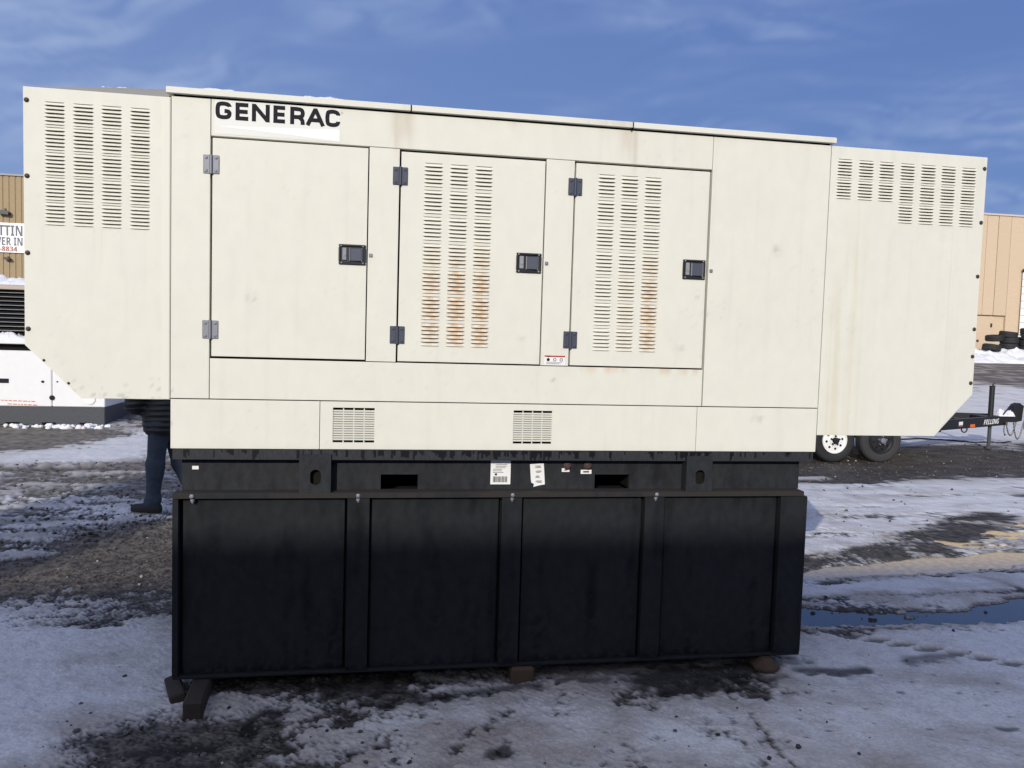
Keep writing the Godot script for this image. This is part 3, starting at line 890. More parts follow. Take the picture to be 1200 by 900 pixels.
func make_generator() -> void:
	var g := thing("diesel_generator", "large cream diesel generator enclosure with louvered doors on a black fuel tank", "generator")
	# inside painted black for its shade, seen through joints and louvers
	var core := MB.new()
	core.bx(-0.970, 2.322, 1.235, 2.862, -1.42, -0.045, 0.0)
	core.bx(-1.600, -0.975, 1.71, 2.845, -1.42, -0.060, 0.0)
	core.bx(2.345, 3.252, 1.58, 2.852, -1.42, -0.060, 0.0)
	core.bx(-0.86, 1.72, 1.60, 2.78, -0.050, -0.032, 0.0)
	put("black_inside", core.mesh(M.black), g)
	# cladding of the other sides
	var side := MB.new()
	side.bx(-0.984, 2.333, 1.226, 2.866, -1.47, -1.42, 0.004)
	side.bx(-0.984, -0.971, 1.226, 1.455, -1.42, -0.034, 0.002)
	side.bx(2.321, 2.333, 1.226, 2.866, -1.42, -0.034, 0.002)
	side.bx(-0.984, 2.333, 1.2265, 1.2345, -1.42, -0.034, 0.002)
	put("rear_cladding", side.mesh(M.paint), g)
	# end hoods: folded shells behind the front sheets
	for hd in [["left_hood_shell", [Vector2(-1.614, 1.70), Vector2(-1.376, 1.4595), Vector2(-0.986, 1.4595), Vector2(-0.986, 2.859), Vector2(-1.614, 2.859)]], ["right_hood_shell", [Vector2(2.338, 1.3185), Vector2(3.046, 1.3185), Vector2(3.271, 1.555), Vector2(3.266, 2.865), Vector2(2.338, 2.865)]]]:
		var mb := MB.new()
		var pl: Array = hd[1]
		for i in pl.size():
			var p: Vector2 = pl[i]
			var q: Vector2 = pl[(i + 1) % pl.size()]
			var d := q - p
			mb.quad(Vector3(p.x, p.y, -1.45), Vector3(q.x, q.y, -1.45), Vector3(q.x, q.y, -0.058), Vector3(p.x, p.y, -0.058), Vector3(d.y, -d.x, 0))
		mb.prism(PackedVector2Array(pl), -1.452, -1.45)
		put("hood_shell", mb.mesh(M.paint), g)
	# ---- sheets of the front
	put("column_panel", panel(-0.984, -0.8125, 1.4665, 2.866, 0, 0.034).mesh(M.paint), g)
	var hdr := put("header_panel", panel(-0.8085, 1.6690, 2.699, 2.866, 0, 0.034).mesh(M.paint), g)
	make_logo(hdr)
	var sill := put("sill_panel", panel(-0.8085, 1.6650, 1.4665, 1.658, 0, 0.034).mesh(M.paint), g)
	put("door_post", panel(-0.080, 0.0640, 1.6620, 2.6955, 0, 0.034).mesh(M.paint), g)
	var post := put("door_post", panel(0.7935, 0.9375, 1.6620, 2.6955, 0, 0.034).mesh(M.paint), g)
	put("blank_panel", panel(1.6725, 2.3325, 1.4665, 2.866, 0, 0.034).mesh(M.paint), g)
	put("skirt_panel", panel(-0.984, -0.2975, 1.2265, 1.4610, 0, 0.034).mesh(M.paint), g)
	var gh := [Rect2(-0.2335, 1.2600, 0.2005, 0.1720), Rect2(0.6620, 1.2600, 0.2000, 0.1700)]
	var skirt := put("skirt_panel", panel(-0.2945, 1.6425, 1.2265, 1.4610, 0, 0.034, gh).mesh(M.paint), g)
	put("skirt_panel", panel(1.6460, 2.3325, 1.2265, 1.4610, 0, 0.034).mesh(M.paint), g)
	var well := MB.new()
	for h in gh:
		well = MB.new()
		well.bx(h.position.x + 0.001, h.end.x - 0.001, h.position.y + 0.001, h.end.y - 0.001, -0.044, -0.030, 0.0)
		put("grille_backing", well.mesh(M.black), skirt)
	for h in gh:
		var nb := 13
		for k in nb:
			var y: float = h.end.y - 0.0165 - k * (h.size.y - 0.020) / nb
			var mb := MB.new()
			mb.box(Vector3(0, 0, 0), Vector3(h.size.x + 0.002, 0.0094, 0.0022), 0.0008, Basis(Vector3.RIGHT, 0.25))
			put("grille_bar", mb.mesh(M.paint_plain), skirt, Vector3(h.get_center().x, y, -0.006))
		for k in 3:
			var x: float = h.position.x + h.size.x * (k + 1) / 4.0
			var mb := MB.new()
			mb.bx(x - 0.0028, x + 0.0028, h.position.y, h.end.y, -0.012, -0.0085, 0.0005)
			put("grille_bar", mb.mesh(M.paint_plain), skirt)
	# ---- doors
	var pit := 0.01925
	var gp := 0.0143
	var g7 := [range(7), range(7), range(7)]
	var d1 := put("door", panel(-0.8020, -0.0860, 1.6690, 2.6890, 0, 0.030).mesh(M.paint), g)
	var c2 := [[0.1845, 0.2765], [0.3090, 0.4015], [0.4330, 0.5225]]
	var d2 := put("door", panel(0.0730, 0.7865, 1.6660, 2.6840, 0, 0.030, louver_holes(c2, 2.6385, g7, pit, gp)).mesh(M.paint), g)
	var c3 := [[1.0615, 1.1530], [1.1825, 1.2760], [1.3080, 1.4000]]
	var d3 := put("door", panel(0.9465, 1.6590, 1.6660, 2.6860, 0, 0.030, louver_holes(c3, 2.6385, g7, pit, gp)).mesh(M.paint), g)
	louvers(d2, c2, 2.6385, g7, pit, gp, [true, true, true], func(ci: int, y: float) -> float: return clampf(smoothstep(2.32, 1.98, y) * smoothstep(1.70, 1.80, y) * [0.7, 1.05, 0.95][ci], 0, 1))
	louvers(d3, c3, 2.6385, g7, pit, gp, [true, false, false], func(ci: int, y: float) -> float: return [0.08, 0.18, 0.75][ci] * smoothstep(2.35, 2.0, y) * smoothstep(1.68, 1.80, y))
	for y in [2.566, 1.795]:
		hinge(d1, -0.807, y, M.zinc)
		hinge(d2, 0.0690, y, M.darkzinc)
		hinge(d3, 0.9425, y, M.darkzinc)
	latch(d1, -0.2190, -0.0890, 2.128, 2.225, 1.0)
	latch(d2, 0.6510, 0.7800, 2.125, 2.224, 0.0)
	latch(d3, 1.5280, 1.6530, 2.129, 2.230, 0.0)
	for x in [-0.066, 0.807, 1.686]:
		var nub := MB.new()
		nub.box(Vector3(x, 2.177, 0.003), Vector3(0.017, 0.017, 0.006), 0.002)
		put("striker", nub.mesh(M.zinc), g)
	# ---- end hoods
	var g5 := [range(5), range(5), range(5), range(5)]
	var cl := [[-1.5260, -1.4400], [-1.4075, -1.3185], [-1.2870, -1.1985], [-1.1640, -1.0765]]
	var lh := put("left_end_panel", panel(-1.615, -0.9875, 1.4590, 2.860, 0, 0.058, louver_holes(cl, 2.8005, g5, 0.01715, 0.0094), [-1, 1.700, -1.376]).mesh(M.paint), g)
	louvers(lh, cl, 2.8005, g5, 0.01715, 0.0094, [true, true, true, true], func(_ci: int, _y: float) -> float: return 0.0)
	for y in [2.801, 2.464, 2.119, 1.774]:
		bolt(lh, -1.600, y)
	bolt(lh, -1.535, 1.632, 0.0, 0.005)
	bolt(lh, -1.43, 1.528, 0.0, 0.005)
	var fold := MB.new()
	fold.bx(-1.023, -0.990, 1.4610, 2.8570, 0.0002, 0.0022, 0.001)
	put("edge_strip", fold.mesh(M.paint_plain), lh)
	var cr := [[2.3730, 2.4625], [2.4970, 2.5880], [2.6180, 2.7100], [2.7440, 2.8335], [2.8670, 2.9600], [2.9915, 3.0830], [3.1150, 3.2070]]
	var gr := [range(2), range(2), range(2), range(3), range(3), range(3), range(3)]
	var rh := put("right_end_panel", panel(2.3375, 3.2700, 1.3180, 2.866, 0, 0.058, louver_holes(cr, 2.8015, gr, 0.0166, 0.0105), [1, 1.556, 3.047]).mesh(M.paint), g)
	louvers(rh, cr, 2.8015, gr, 0.0166, 0.0105, [false, false, false, false, false, false, false], func(_ci: int, _y: float) -> float: return 0.0)
	for y in [2.803, 2.509, 2.213, 1.920, 1.768, 1.619]:
		bolt(rh, 3.254, y)
	var knob := MB.new()
	knob.tube([Vector3(3.06, 2.86, -0.03), Vector3(3.06, 2.8735, -0.03)], [0.007, 0.006], 8)
	put("bolt", knob.mesh(M.darkzinc), rh)
	# galvanised flashing standing up behind the top of the left hood
	var fl := MB.new()
	fl.prism(PackedVector2Array([Vector2(-1.612, 2.855), Vector2(-1.006, 2.855), Vector2(-1.006, 2.906), Vector2(-1.28, 2.896), Vector2(-1.612, 2.872)]), -0.50, -0.045)
	put("top_flashing", fl.mesh(mat(0.20, 0.20, 0.205, 0.6)), lh)
	# ---- lid in three lengths
	for s in [[-1.003, 0.1105], [0.1175, 1.2255], [1.2325, 2.3480]]:
		var lid := MB.new()
		var n := 60
		for i in n:   # dirt gathers at the joints
			var x0: float = lerpf(s[0], s[1], i / float(n))
			var x1: float = lerpf(s[0], s[1], (i + 1) / float(n))
			var k := smoothstep(0.84, 1.14, x0) * smoothstep(1.232, 1.228, x0) * 0.34 + 0.2 * exp(-absf(x0 - 0.08) / 0.03) + 0.3 * exp(-absf(x0 - 2.30) / 0.03) * (0.5 + psp.get_noise_1d(x0 * 3.0))
			k *= 0.75 + 0.6 * psp.get_noise_2d(x0, 3.0)
			lid.tint = Color.WHITE.lerp(Color(0.62, 0.56, 0.48), clampf(k, 0, 1))
			lid.quad(Vector3(x0, 2.8765, 0.022), Vector3(x1, 2.8765, 0.022), Vector3(x1, 2.9000, 0.022), Vector3(x0, 2.9000, 0.022), Vector3.BACK)
			lid.quad(Vector3(x0, 2.9000, 0.022), Vector3(x1, 2.9000, 0.022), Vector3(x1, 2.9050, 0.016), Vector3(x0, 2.9050, 0.016), Vector3(0, 1, 1))
		lid.tint = Color.WHITE
		lid.bx(s[0], s[1], 2.8765, 2.9050, -1.49, 0.0159, 0.0)
		lid.quad(Vector3(s[0], 2.8765, 0.0159), Vector3(s[1], 2.8765, 0.0159), Vector3(s[1], 2.8765, 0.022), Vector3(s[0], 2.8765, 0.022), Vector3.DOWN)
		for e in [[s[0], Vector3.LEFT], [s[1], Vector3.RIGHT]]:
			lid.quad(Vector3(e[0], 2.8765, 0.0159), Vector3(e[0], 2.8765, 0.022), Vector3(e[0], 2.9000, 0.022), Vector3(e[0], 2.9050, 0.0159), e[1])
		put("lid_panel", lid.mesh(M.paint), g)
	var gap_strip := MB.new()  # black strips added in the lid gaps, standing in for their shade
	gap_strip.bx(-0.975, 2.325, 2.8665, 2.8762, -1.40, -0.006, 0.0)
	for x in [0.1140, 1.2290]:
		gap_strip.bx(x - 0.003, x + 0.003, 2.8770, 2.9035, -1.40, 0.017, 0.0)
	put("lid_gap_strip", gap_strip.mesh(M.black), g)
	var tab := MB.new()
	tab.prism(PackedVector2Array([Vector2(1.218, 2.876), Vector2(1.236, 2.876), Vector2(1.226, 2.858)]), 0.002, 0.006)
	put("lid_tab", tab.mesh(M.ink), g)
	# ---- warning label
	var wl := MB.new()
	wl.bx(0.812, 0.920, 1.6655, 1.7140, -0.0004, 0.0008, 0.0)
	var warn := put("warning_label", wl.mesh(M.sticker), post)
	var wr := MB.new()
	wr.bx(0.8125, 0.9195, 1.7055, 1.7135, 0.0008, 0.0014, 0.0)
	put("red_band", wr.mesh(M.red), warn)
	var wi := MB.new()
	for k in 3:
		wi.lathe(Vector3(0.832 + k * 0.034, 1.692, 0.0006), Vector3.BACK, [Vector2(0.0085, 0), Vector2(0.0085, 0.0007), Vector2(0.0055 if k else 0.0, 0.0007)], 12)
	wi.bx(0.826, 0.842, 1.7066, 1.7122, 0.0014, 0.0018, 0.0)
	for k in 3:
		wi.bx(0.822, 0.905 - 0.008 * k, 1.6785 - 0.004 * k, 1.6797 - 0.004 * k, 0.0008, 0.0013, 0.0)
	put("pictogram", wi.mesh(M.ink), warn).set_meta("kind", "stuff")
	# ================= skid frame
	var z_web := -0.055
	var rail := MB.new()
	rail.bx(-0.975, 2.318, 1.1735, 1.2235, -1.42, 0.0020, 0.002)
	var rx := -0.974
	var rgen := RandomNumberGenerator.new()
	rgen.seed = 19
	while rx < 2.317:
		var rw := rgen.randf_range(0.003, 0.011)
		var wet := smoothstep(-0.1, 0.15, rx) * smoothstep(1.15, 0.85, rx)
		wet = maxf(wet, 0.7 * smoothstep(1.45, 1.5, rx) * smoothstep(1.85, 1.75, rx))
		var run := 0.0
		if psp.get_noise_2d(rx * 0.8, 70.0) * 1.2 + 0.5 < 0.20 + 0.62 * wet:
			run = clampf(0.5 + 1.1 * ps.get_noise_1d(rx * 30.0) + rgen.randf_range(-0.15, 0.15), 0.05, 1.0)
		var re := minf(rx + rw, 2.317)
		var yc := 1.2215 - run * 0.046
		rail.tint = Color.WHITE * rgen.randf_range(0.9, 1.1)
		rail.quad(Vector3(rx, 1.1745, 0.004), Vector3(re, 1.1745, 0.004), Vector3(re, yc, 0.004), Vector3(rx, yc, 0.004), Vector3.BACK)
		if run > 0.0:
			rail.tint = Color(0.16, 0.17, 0.2)
			rail.quad(Vector3(rx, yc, 0.004), Vector3(re, yc, 0.004), Vector3(re, 1.2225, 0.004), Vector3(rx, 1.2225, 0.004), Vector3.BACK)
		rx = re
	put("skid_rail", rail.mesh(M.rail), g)
	var fh := [Rect2(0.0030, 1.0160, 0.1860, 0.0760), Rect2(1.1140, 1.0160, 0.1900, 0.0760)]
	put("skid_web", panel(-0.9450, 2.2740, 1.0135, 1.1735, z_web, 0.03, fh, [], "soot", 0.02, 2.0).mesh(M.frame), g)
	for h in fh:
		var fp := MB.new()
		fp.bx(h.position.x - 0.01, h.end.x + 0.01, h.position.y - 0.002, h.end.y + 0.01, -0.45, -0.44, 0.0)
		fp.bx(h.position.x - 0.012, h.position.x - 0.002, h.position.y, h.end.y, -0.44, z_web - 0.03, 0.0)
		fp.bx(h.end.x + 0.002, h.end.x + 0.012, h.position.y, h.end.y, -0.44, z_web - 0.03, 0.0)
		fp.bx(h.position.x - 0.002, h.end.x + 0.002, h.end.y + 0.001, h.end.y + 0.01, -0.44, z_web - 0.03, 0.0)
		put("fork_pocket", fp.mesh(M.black), g)
	var fb := MB.new()
	fb.bx(-0.945, 2.274, 1.0145, 1.172, -1.40, -1.37, 0.0)
	fb.bx(-0.945, -0.925, 1.0145, 1.172, -1.37, z_web - 0.031, 0.0)
	fb.bx(2.254, 2.274, 1.0145, 1.172, -1.37, z_web - 0.031, 0.0)
	put("skid_rear", fb.mesh(M.frame), g)
	for lp in [[-0.389, -0.238, -0.311], [1.593, 1.737, 1.670]]:
		var lift := MB.new()
		var zz := 0.016
		var cx: float = lp[2]
		var oval := PackedVector2Array()
		for k in 24:
			var t := TAU * k / 24.0
			oval.append(Vector2(cx + 0.026 * cos(t), 1.090 + signf(sin(t)) * 0.014 + 0.024 * sin(t)))
		# plate with an oval eye: strips between the outline and the eye
		var outp := PackedVector2Array()
		for k in 24:
			var d := Vector2(cos(TAU * k / 24.0), sin(TAU * k / 24.0))
			var q := Vector2(cx, 1.090)
			var tx: float = ((lp[1] if d.x > 0 else lp[0]) - q.x) / (d.x if absf(d.x) > 1e-6 else 1e-6)
			var ty: float = ((1.2015 if d.y > 0 else 1.0005) - q.y) / (d.y if absf(d.y) > 1e-6 else 1e-6)
			outp.append(q + d * minf(absf(tx), absf(ty)))
		for k in 24:
			var l := (k + 1) % 24
			lift.quad(Vector3(oval[k].x, oval[k].y, zz), Vector3(oval[l].x, oval[l].y, zz), Vector3(outp[l].x, outp[l].y, zz), Vector3(outp[k].x, outp[k].y, zz), Vector3.BACK)
			lift.quad(Vector3(oval[k].x, oval[k].y, zz), Vector3(oval[l].x, oval[l].y, zz), Vector3(oval[l].x, oval[l].y, zz - 0.02), Vector3(oval[k].x, oval[k].y, zz - 0.02), Vector3(cx - oval[k].x, 1.09 - oval[k].y, 0))
		for cnr in [Vector2(lp[0], 1.0005), Vector2(lp[1], 1.0005), Vector2(lp[0], 1.2015), Vector2(lp[1], 1.2015)]:
			var best := 0
			for k in 24:
				if outp[k].distance_to(cnr) < outp[best].distance_to(cnr): best = k
			for o2 in [1, 23]:
				var l: int = (best + o2) % 24
				lift.tri(Vector3(cnr.x, cnr.y, zz), Vector3(outp[best].x, outp[best].y, zz), Vector3(outp[l].x, outp[l].y, zz), Vector3.BACK)
		for s in [-1.0, 1.0]:
			var xx: float = lp[0] if s < 0 else lp[1]
			lift.quad(Vector3(xx, 1.0005, z_web), Vector3(xx, 1.2015, z_web), Vector3(xx, 1.2015, zz), Vector3(xx, 1.0005, zz), Vector3(s, 0, 0))
		lift.quad(Vector3(lp[0], 1.2015, z_web), Vector3(lp[1], 1.2015, z_web), Vector3(lp[1], 1.2015, zz), Vector3(lp[0], 1.2015, zz), Vector3.UP)
		lift.quad(Vector3(lp[0], 1.0005, z_web), Vector3(lp[1], 1.0005, z_web), Vector3(lp[1], 1.0005, zz), Vector3(lp[0], 1.0005, zz), Vector3.DOWN)
		var lpn := put("lifting_plate", lift.mesh(M.frame), g)
		var eye := MB.new()
		eye.bx(cx - 0.03, cx + 0.03, 1.05, 1.13, -0.05, -0.02, 0.0)
		put("eye_hole", eye.mesh(M.black), lpn)
	# labels and fittings on the web
	var z1 := z_web + 0.0015
	var lab := MB.new()
	lab.bx(0.560, 0.664, 1.041, 1.176, z_web - 0.0005, z1, 0.0)
	var lo := put("barcode_label", lab.mesh(M.sticker), g)
	var bar := MB.new()
	var rr := RandomNumberGenerator.new()
	rr.seed = 77
	var xb := 0.574
	while xb < 0.648:
		var w := rr.randf_range(0.0012, 0.0042)
		bar.bx(xb, xb + w, 1.052, 1.082, z1, z1 + 0.0006, 0.0)
		xb += w + rr.randf_range(0.0012, 0.0032)
	for k in 7:
		var yy := 1.150 - 0.008 * k
		bar.tint = Color(6, 6, 6)
		bar.bx(0.585 if k < 4 else 0.572, (0.585 if k < 4 else 0.572) + rr.randf_range(0.02, 0.06), yy, yy + 0.0022, z1, z1 + 0.0006, 0.0)
	bar.tint = Color.WHITE
	bar.bx(0.582, 0.594, 1.088, 1.098, z1, z1 + 0.0006, 0.0)
	put("barcode", bar.mesh(M.ink), lo).set_meta("kind", "stuff")
	var torn := MB.new()
	torn.prism(PackedVector2Array([Vector2(0.765, 1.146), Vector2(0.838, 1.151), Vector2(0.847, 1.040), Vector2(0.820, 1.036), Vector2(0.786, 1.027), Vector2(0.790, 1.042), Vector2(0.775, 1.050), Vector2(0.772, 1.068)]), z_web - 0.0005, z1)
	var to := put("torn_label", torn.mesh(M.sticker), g)
	var tt := MB.new()
	tt.tint = Color(7, 7, 6)
	for k in 4:
		for j in 3:
			tt.box(Vector3(0.812 + rr.randf_range(-0.006, 0.006), 1.137 - 0.026 * k - 0.0045 * j, z1 + 0.0002), Vector3(rr.randf_range(0.018, 0.036), 0.0022, 0.0008), 0.0)
	put("print_line", tt.mesh(M.ink), to).set_meta("kind", "stuff")
	for tg in [[-0.898, -0.868, 1.117, 1.134], [0.935, 0.976, 1.106, 1.125], [1.037, 1.095, 1.0955, 1.117]]:
		var tm := MB.new()
		tm.bx(tg[0], tg[1], tg[2], tg[3], z_web - 0.0005, z1, 0.0)
		var tag_o := put("small_tag", tm.mesh(M.sticker), g)
		if tg[0] > 0:
			var tx := MB.new()
			tx.tint = Color(5, 5, 5)
			tx.bx(tg[0] + 0.013, tg[1] - 0.013, tg[2] + 0.007, tg[3] - 0.007, z1, z1 + 0.0005, 0.0)
			put("tag_print", tx.mesh(M.ink), tag_o)
	for x in [0.963, 1.073]:
		var pf := MB.new()
		pf.lathe(Vector3(x, 1.139, z_web), Vector3.BACK, [Vector2(0.021, 0), Vector2(0.021, 0.008), Vector2(0.015, 0.009), Vector2(0.015, 0.020), Vector2(0.011, 0.022), Vector2(0, 0.022)], 14)
		put("pipe_plug", pf.mesh(mat(0.055, 0.03, 0.022, 0.6)), g)
	# ================= flange between frame and tank, rust on its lip
	var fm := MB.new()
	var nf := 110
	for i in nf:
		var x0 := lerpf(-0.9700, 2.2680, i / float(nf))
		var x1 := lerpf(-0.9700, 2.2680, (i + 1) / float(nf))
		var k := clampf(0.45 + 1.3 * ps.get_noise_1d(x0 * 2.2) + 0.5 * psp.get_noise_1d(x0 * 2.0), 0, 1)
		fm.tint = Color(0.45, 0.6, 0.9).lerp(Color(1.7, 1.4, 1.15), k)
		fm.quad(Vector3(x0, 0.9885, 0.020), Vector3(x1, 0.9885, 0.020), Vector3(x1, 1.0085, 0.020), Vector3(x0, 1.0085, 0.020), Vector3.BACK)
		fm.tint = Color(0.7, 0.8, 0.95).lerp(Color(1.9, 1.6, 1.3), k * 0.7)
		fm.quad(Vector3(x0, 1.0085, 0.020), Vector3(x1, 1.0085, 0.020), Vector3(x1, 1.0130, 0.014), Vector3(x0, 1.0130, 0.014), Vector3(0, 1, 1))
		fm.quad(Vector3(x0, 1.0130, 0.014), Vector3(x1, 1.0130, 0.014), Vector3(x1, 1.0132, -0.06), Vector3(x0, 1.0132, -0.06), Vector3.UP)
		fm.quad(Vector3(x0, 0.9885, 0.020), Vector3(x1, 0.9885, 0.020), Vector3(x1, 0.9885, -0.06), Vector3(x0, 0.9885, -0.06), Vector3.DOWN)
	put("flange", fm.mesh(M.rust), g)
	for x in [-0.882, -0.105, 0.666, 1.432]:
		var b := MB.new()
		b.lathe(Vector3(x, 1.000, 0.020), Vector3.BACK, [Vector2(0.011, 0), Vector2(0.011, 0.006), Vector2(0.005, 0.010), Vector2(0, 0.010)], 6)
		b.lathe(Vector3(x, 0.985, 0.006), Vector3.DOWN, [Vector2(0.011, 0), Vector2(0.011, 0.012), Vector2(0.006, 0.013), Vector2(0.006, 0.02), Vector2(0, 0.02)], 6)
		put("flange_bolt", b.mesh(M.zinc), g)
	# ================= tank
	var zt := -0.018
	var y0 := 0.118
	var body := MB.new()
	body.bx(-0.970, 2.290, 0.115, 0.985, -1.38, -0.052, 0.004)
	body.bx(-0.972, 2.297, 0.100, 0.1165, -1.39, 0.006, 0.003)
	put("tank_body", body.mesh(M.tank), g)
	for b in [[-0.9300, -0.1700], [-0.0370, 0.6010], [0.7310, 1.3610], [1.4950, 2.1280]]:
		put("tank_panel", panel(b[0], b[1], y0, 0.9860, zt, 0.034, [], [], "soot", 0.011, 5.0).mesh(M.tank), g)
	for b in [[-0.1560, -0.0490], [0.6150, 0.7180], [1.3750, 1.4820], [2.1420, 2.2800]]:
		put("tank_rib", panel(b[0], b[1], y0, 0.9840, 0.010, 0.06, [], [], "soot", 0.012, 2.0).mesh(M.tank), g)
	var ce := MB.new()
	ce.bx(-0.972, -0.9455, 0.118, 0.9840, -0.10, 0.010, 0.002)
	var cg := RandomNumberGenerator.new()
	cg.seed = 8
	var yy := 0.120
	while yy < 0.98:   # paint chipped off its edge
		var ye := minf(yy + cg.randf_range(0.004, 0.02), 0.983)
		var chip := cg.randf() < 0.15 + 0.45 * smoothstep(0.4, 0.95, yy)
		ce.tint = Color(4.5, 4.1, 3.5) * cg.randf_range(0.5, 1.0) if chip else Color.WHITE * cg.randf_range(0.8, 1.3)
		var cw := cg.randf_range(0.003, 0.010) if chip else 0.004
		ce.quad(Vector3(-0.9722, yy, 0.0104), Vector3(-0.9722 + cw, yy, 0.0104), Vector3(-0.9722 + cw, ye, 0.0104), Vector3(-0.9722, ye, 0.0104), Vector3.BACK)
		if chip and cg.randf() < 0.5:
			ce.quad(Vector3(-0.951, yy, 0.0104), Vector3(-0.9465, yy, 0.0104), Vector3(-0.9465, ye, 0.0104), Vector3(-0.951, ye, 0.0104), Vector3.BACK)
		yy = ye
	put("corner_angle", ce.mesh(M.tank), g)
	var cf := MB.new()
	cf.bx(2.2805, 2.2960, 0.118, 0.9840, -0.10, 0.012, 0.004)
	put("corner_angle", cf.mesh(M.tank), g)

func make_blocks() -> void:
	var t := MB.new()
	t.box(Vector3(-0.865, 0.046, -0.56), Vector3(0.088, 0.10, 1.60), 0.010, Basis(Vector3.UP, 0.05))
	var o := tag(put("timber", t.mesh(M.darkwood)), "long dark timber under the left end of the tank, jutting out in front", "timber")
	t = MB.new()
	t.box(Vector3(-0.965, 0.040, -0.03), Vector3(0.075, 0.050, 0.24), 0.008, Basis(Vector3.UP, 0.35) * Basis(Vector3.BACK, 0.30))
	tag(put("timber", t.mesh(M.darkwood)), "short dark offcut of timber leaning beside the long timber at the tank's left corner", "timber")
	t = MB.new()
	t.box(Vector3(0.746, 0.045, -0.66), Vector3(0.122, 0.108, 1.38), 0.012)
	tag(put("timber", t.mesh(M.wood)), "square brown timber under the middle rib of the tank", "timber")
	t = MB.new()
	t.box(Vector3(2.16, 0.046, -0.60), Vector3(0.14, 0.104, 1.36), 0.045, Basis(Vector3.UP, -0.10))
	tag(put("timber", t.mesh(M.wood)), "rounded orange-brown timber under the right corner of the tank", "timber")

func make_snow() -> void:
	var a := mound(-1.32, -1.02, -0.46, -0.06, 2.893, 0.052, 0.012, 301, 9.0, true)
	tag(put("snow_patch", a.mesh(M.snow)), "thin patch of snow on top of the left end hood beside the lid", "snow")
	var b := mound(-0.87, -0.70, -0.20, 0.012, 2.9052, 0.030, 0.012, 302, 9.0, true)
	tag(put("snow_patch", b.mesh(M.snow)), "small lump of snow on the lid above the left end of the lettering", "snow")
	var c := mound(-0.40, -0.18, -0.22, 0.012, 2.9052, 0.034, 0.012, 303, 9.0, true)
	tag(put("snow_patch", c.mesh(M.snow)), "small lump of snow on the lid above the right end of the lettering", "snow")

# ------------------------------------------------------------------ surroundings
func text(par: Node, called: String, s: String, x0: float, x1: float, y0: float, y1: float, z: float, m: Material, depth := 0.01, slant := 0.0, serif := false) -> void:
	var tm := TextMesh.new()
	var f := SystemFont.new()
	f.font_names = PackedStringArray(["Droid Serif" if serif else "Droid Sans"])
	f.font_weight = 700
	tm.font = f
	tm.text = s
	tm.font_size = 64
	tm.pixel_size = 0.01
	tm.depth = 0.05
	tm.material = m
	var bb := tm.get_aabb()
	var o := put(called, tm, par)
	var sx := (x1 - x0) / bb.size.x
	var sy := (y1 - y0) / bb.size.y
	o.transform = Transform3D(Basis(Vector3(sx, 0, 0), Vector3(slant * sy, sy, 0), Vector3(0, 0, depth / 0.05)), Vector3(x0 - bb.position.x * sx - slant * sy * bb.position.y, y0 - bb.position.y * sy, z))

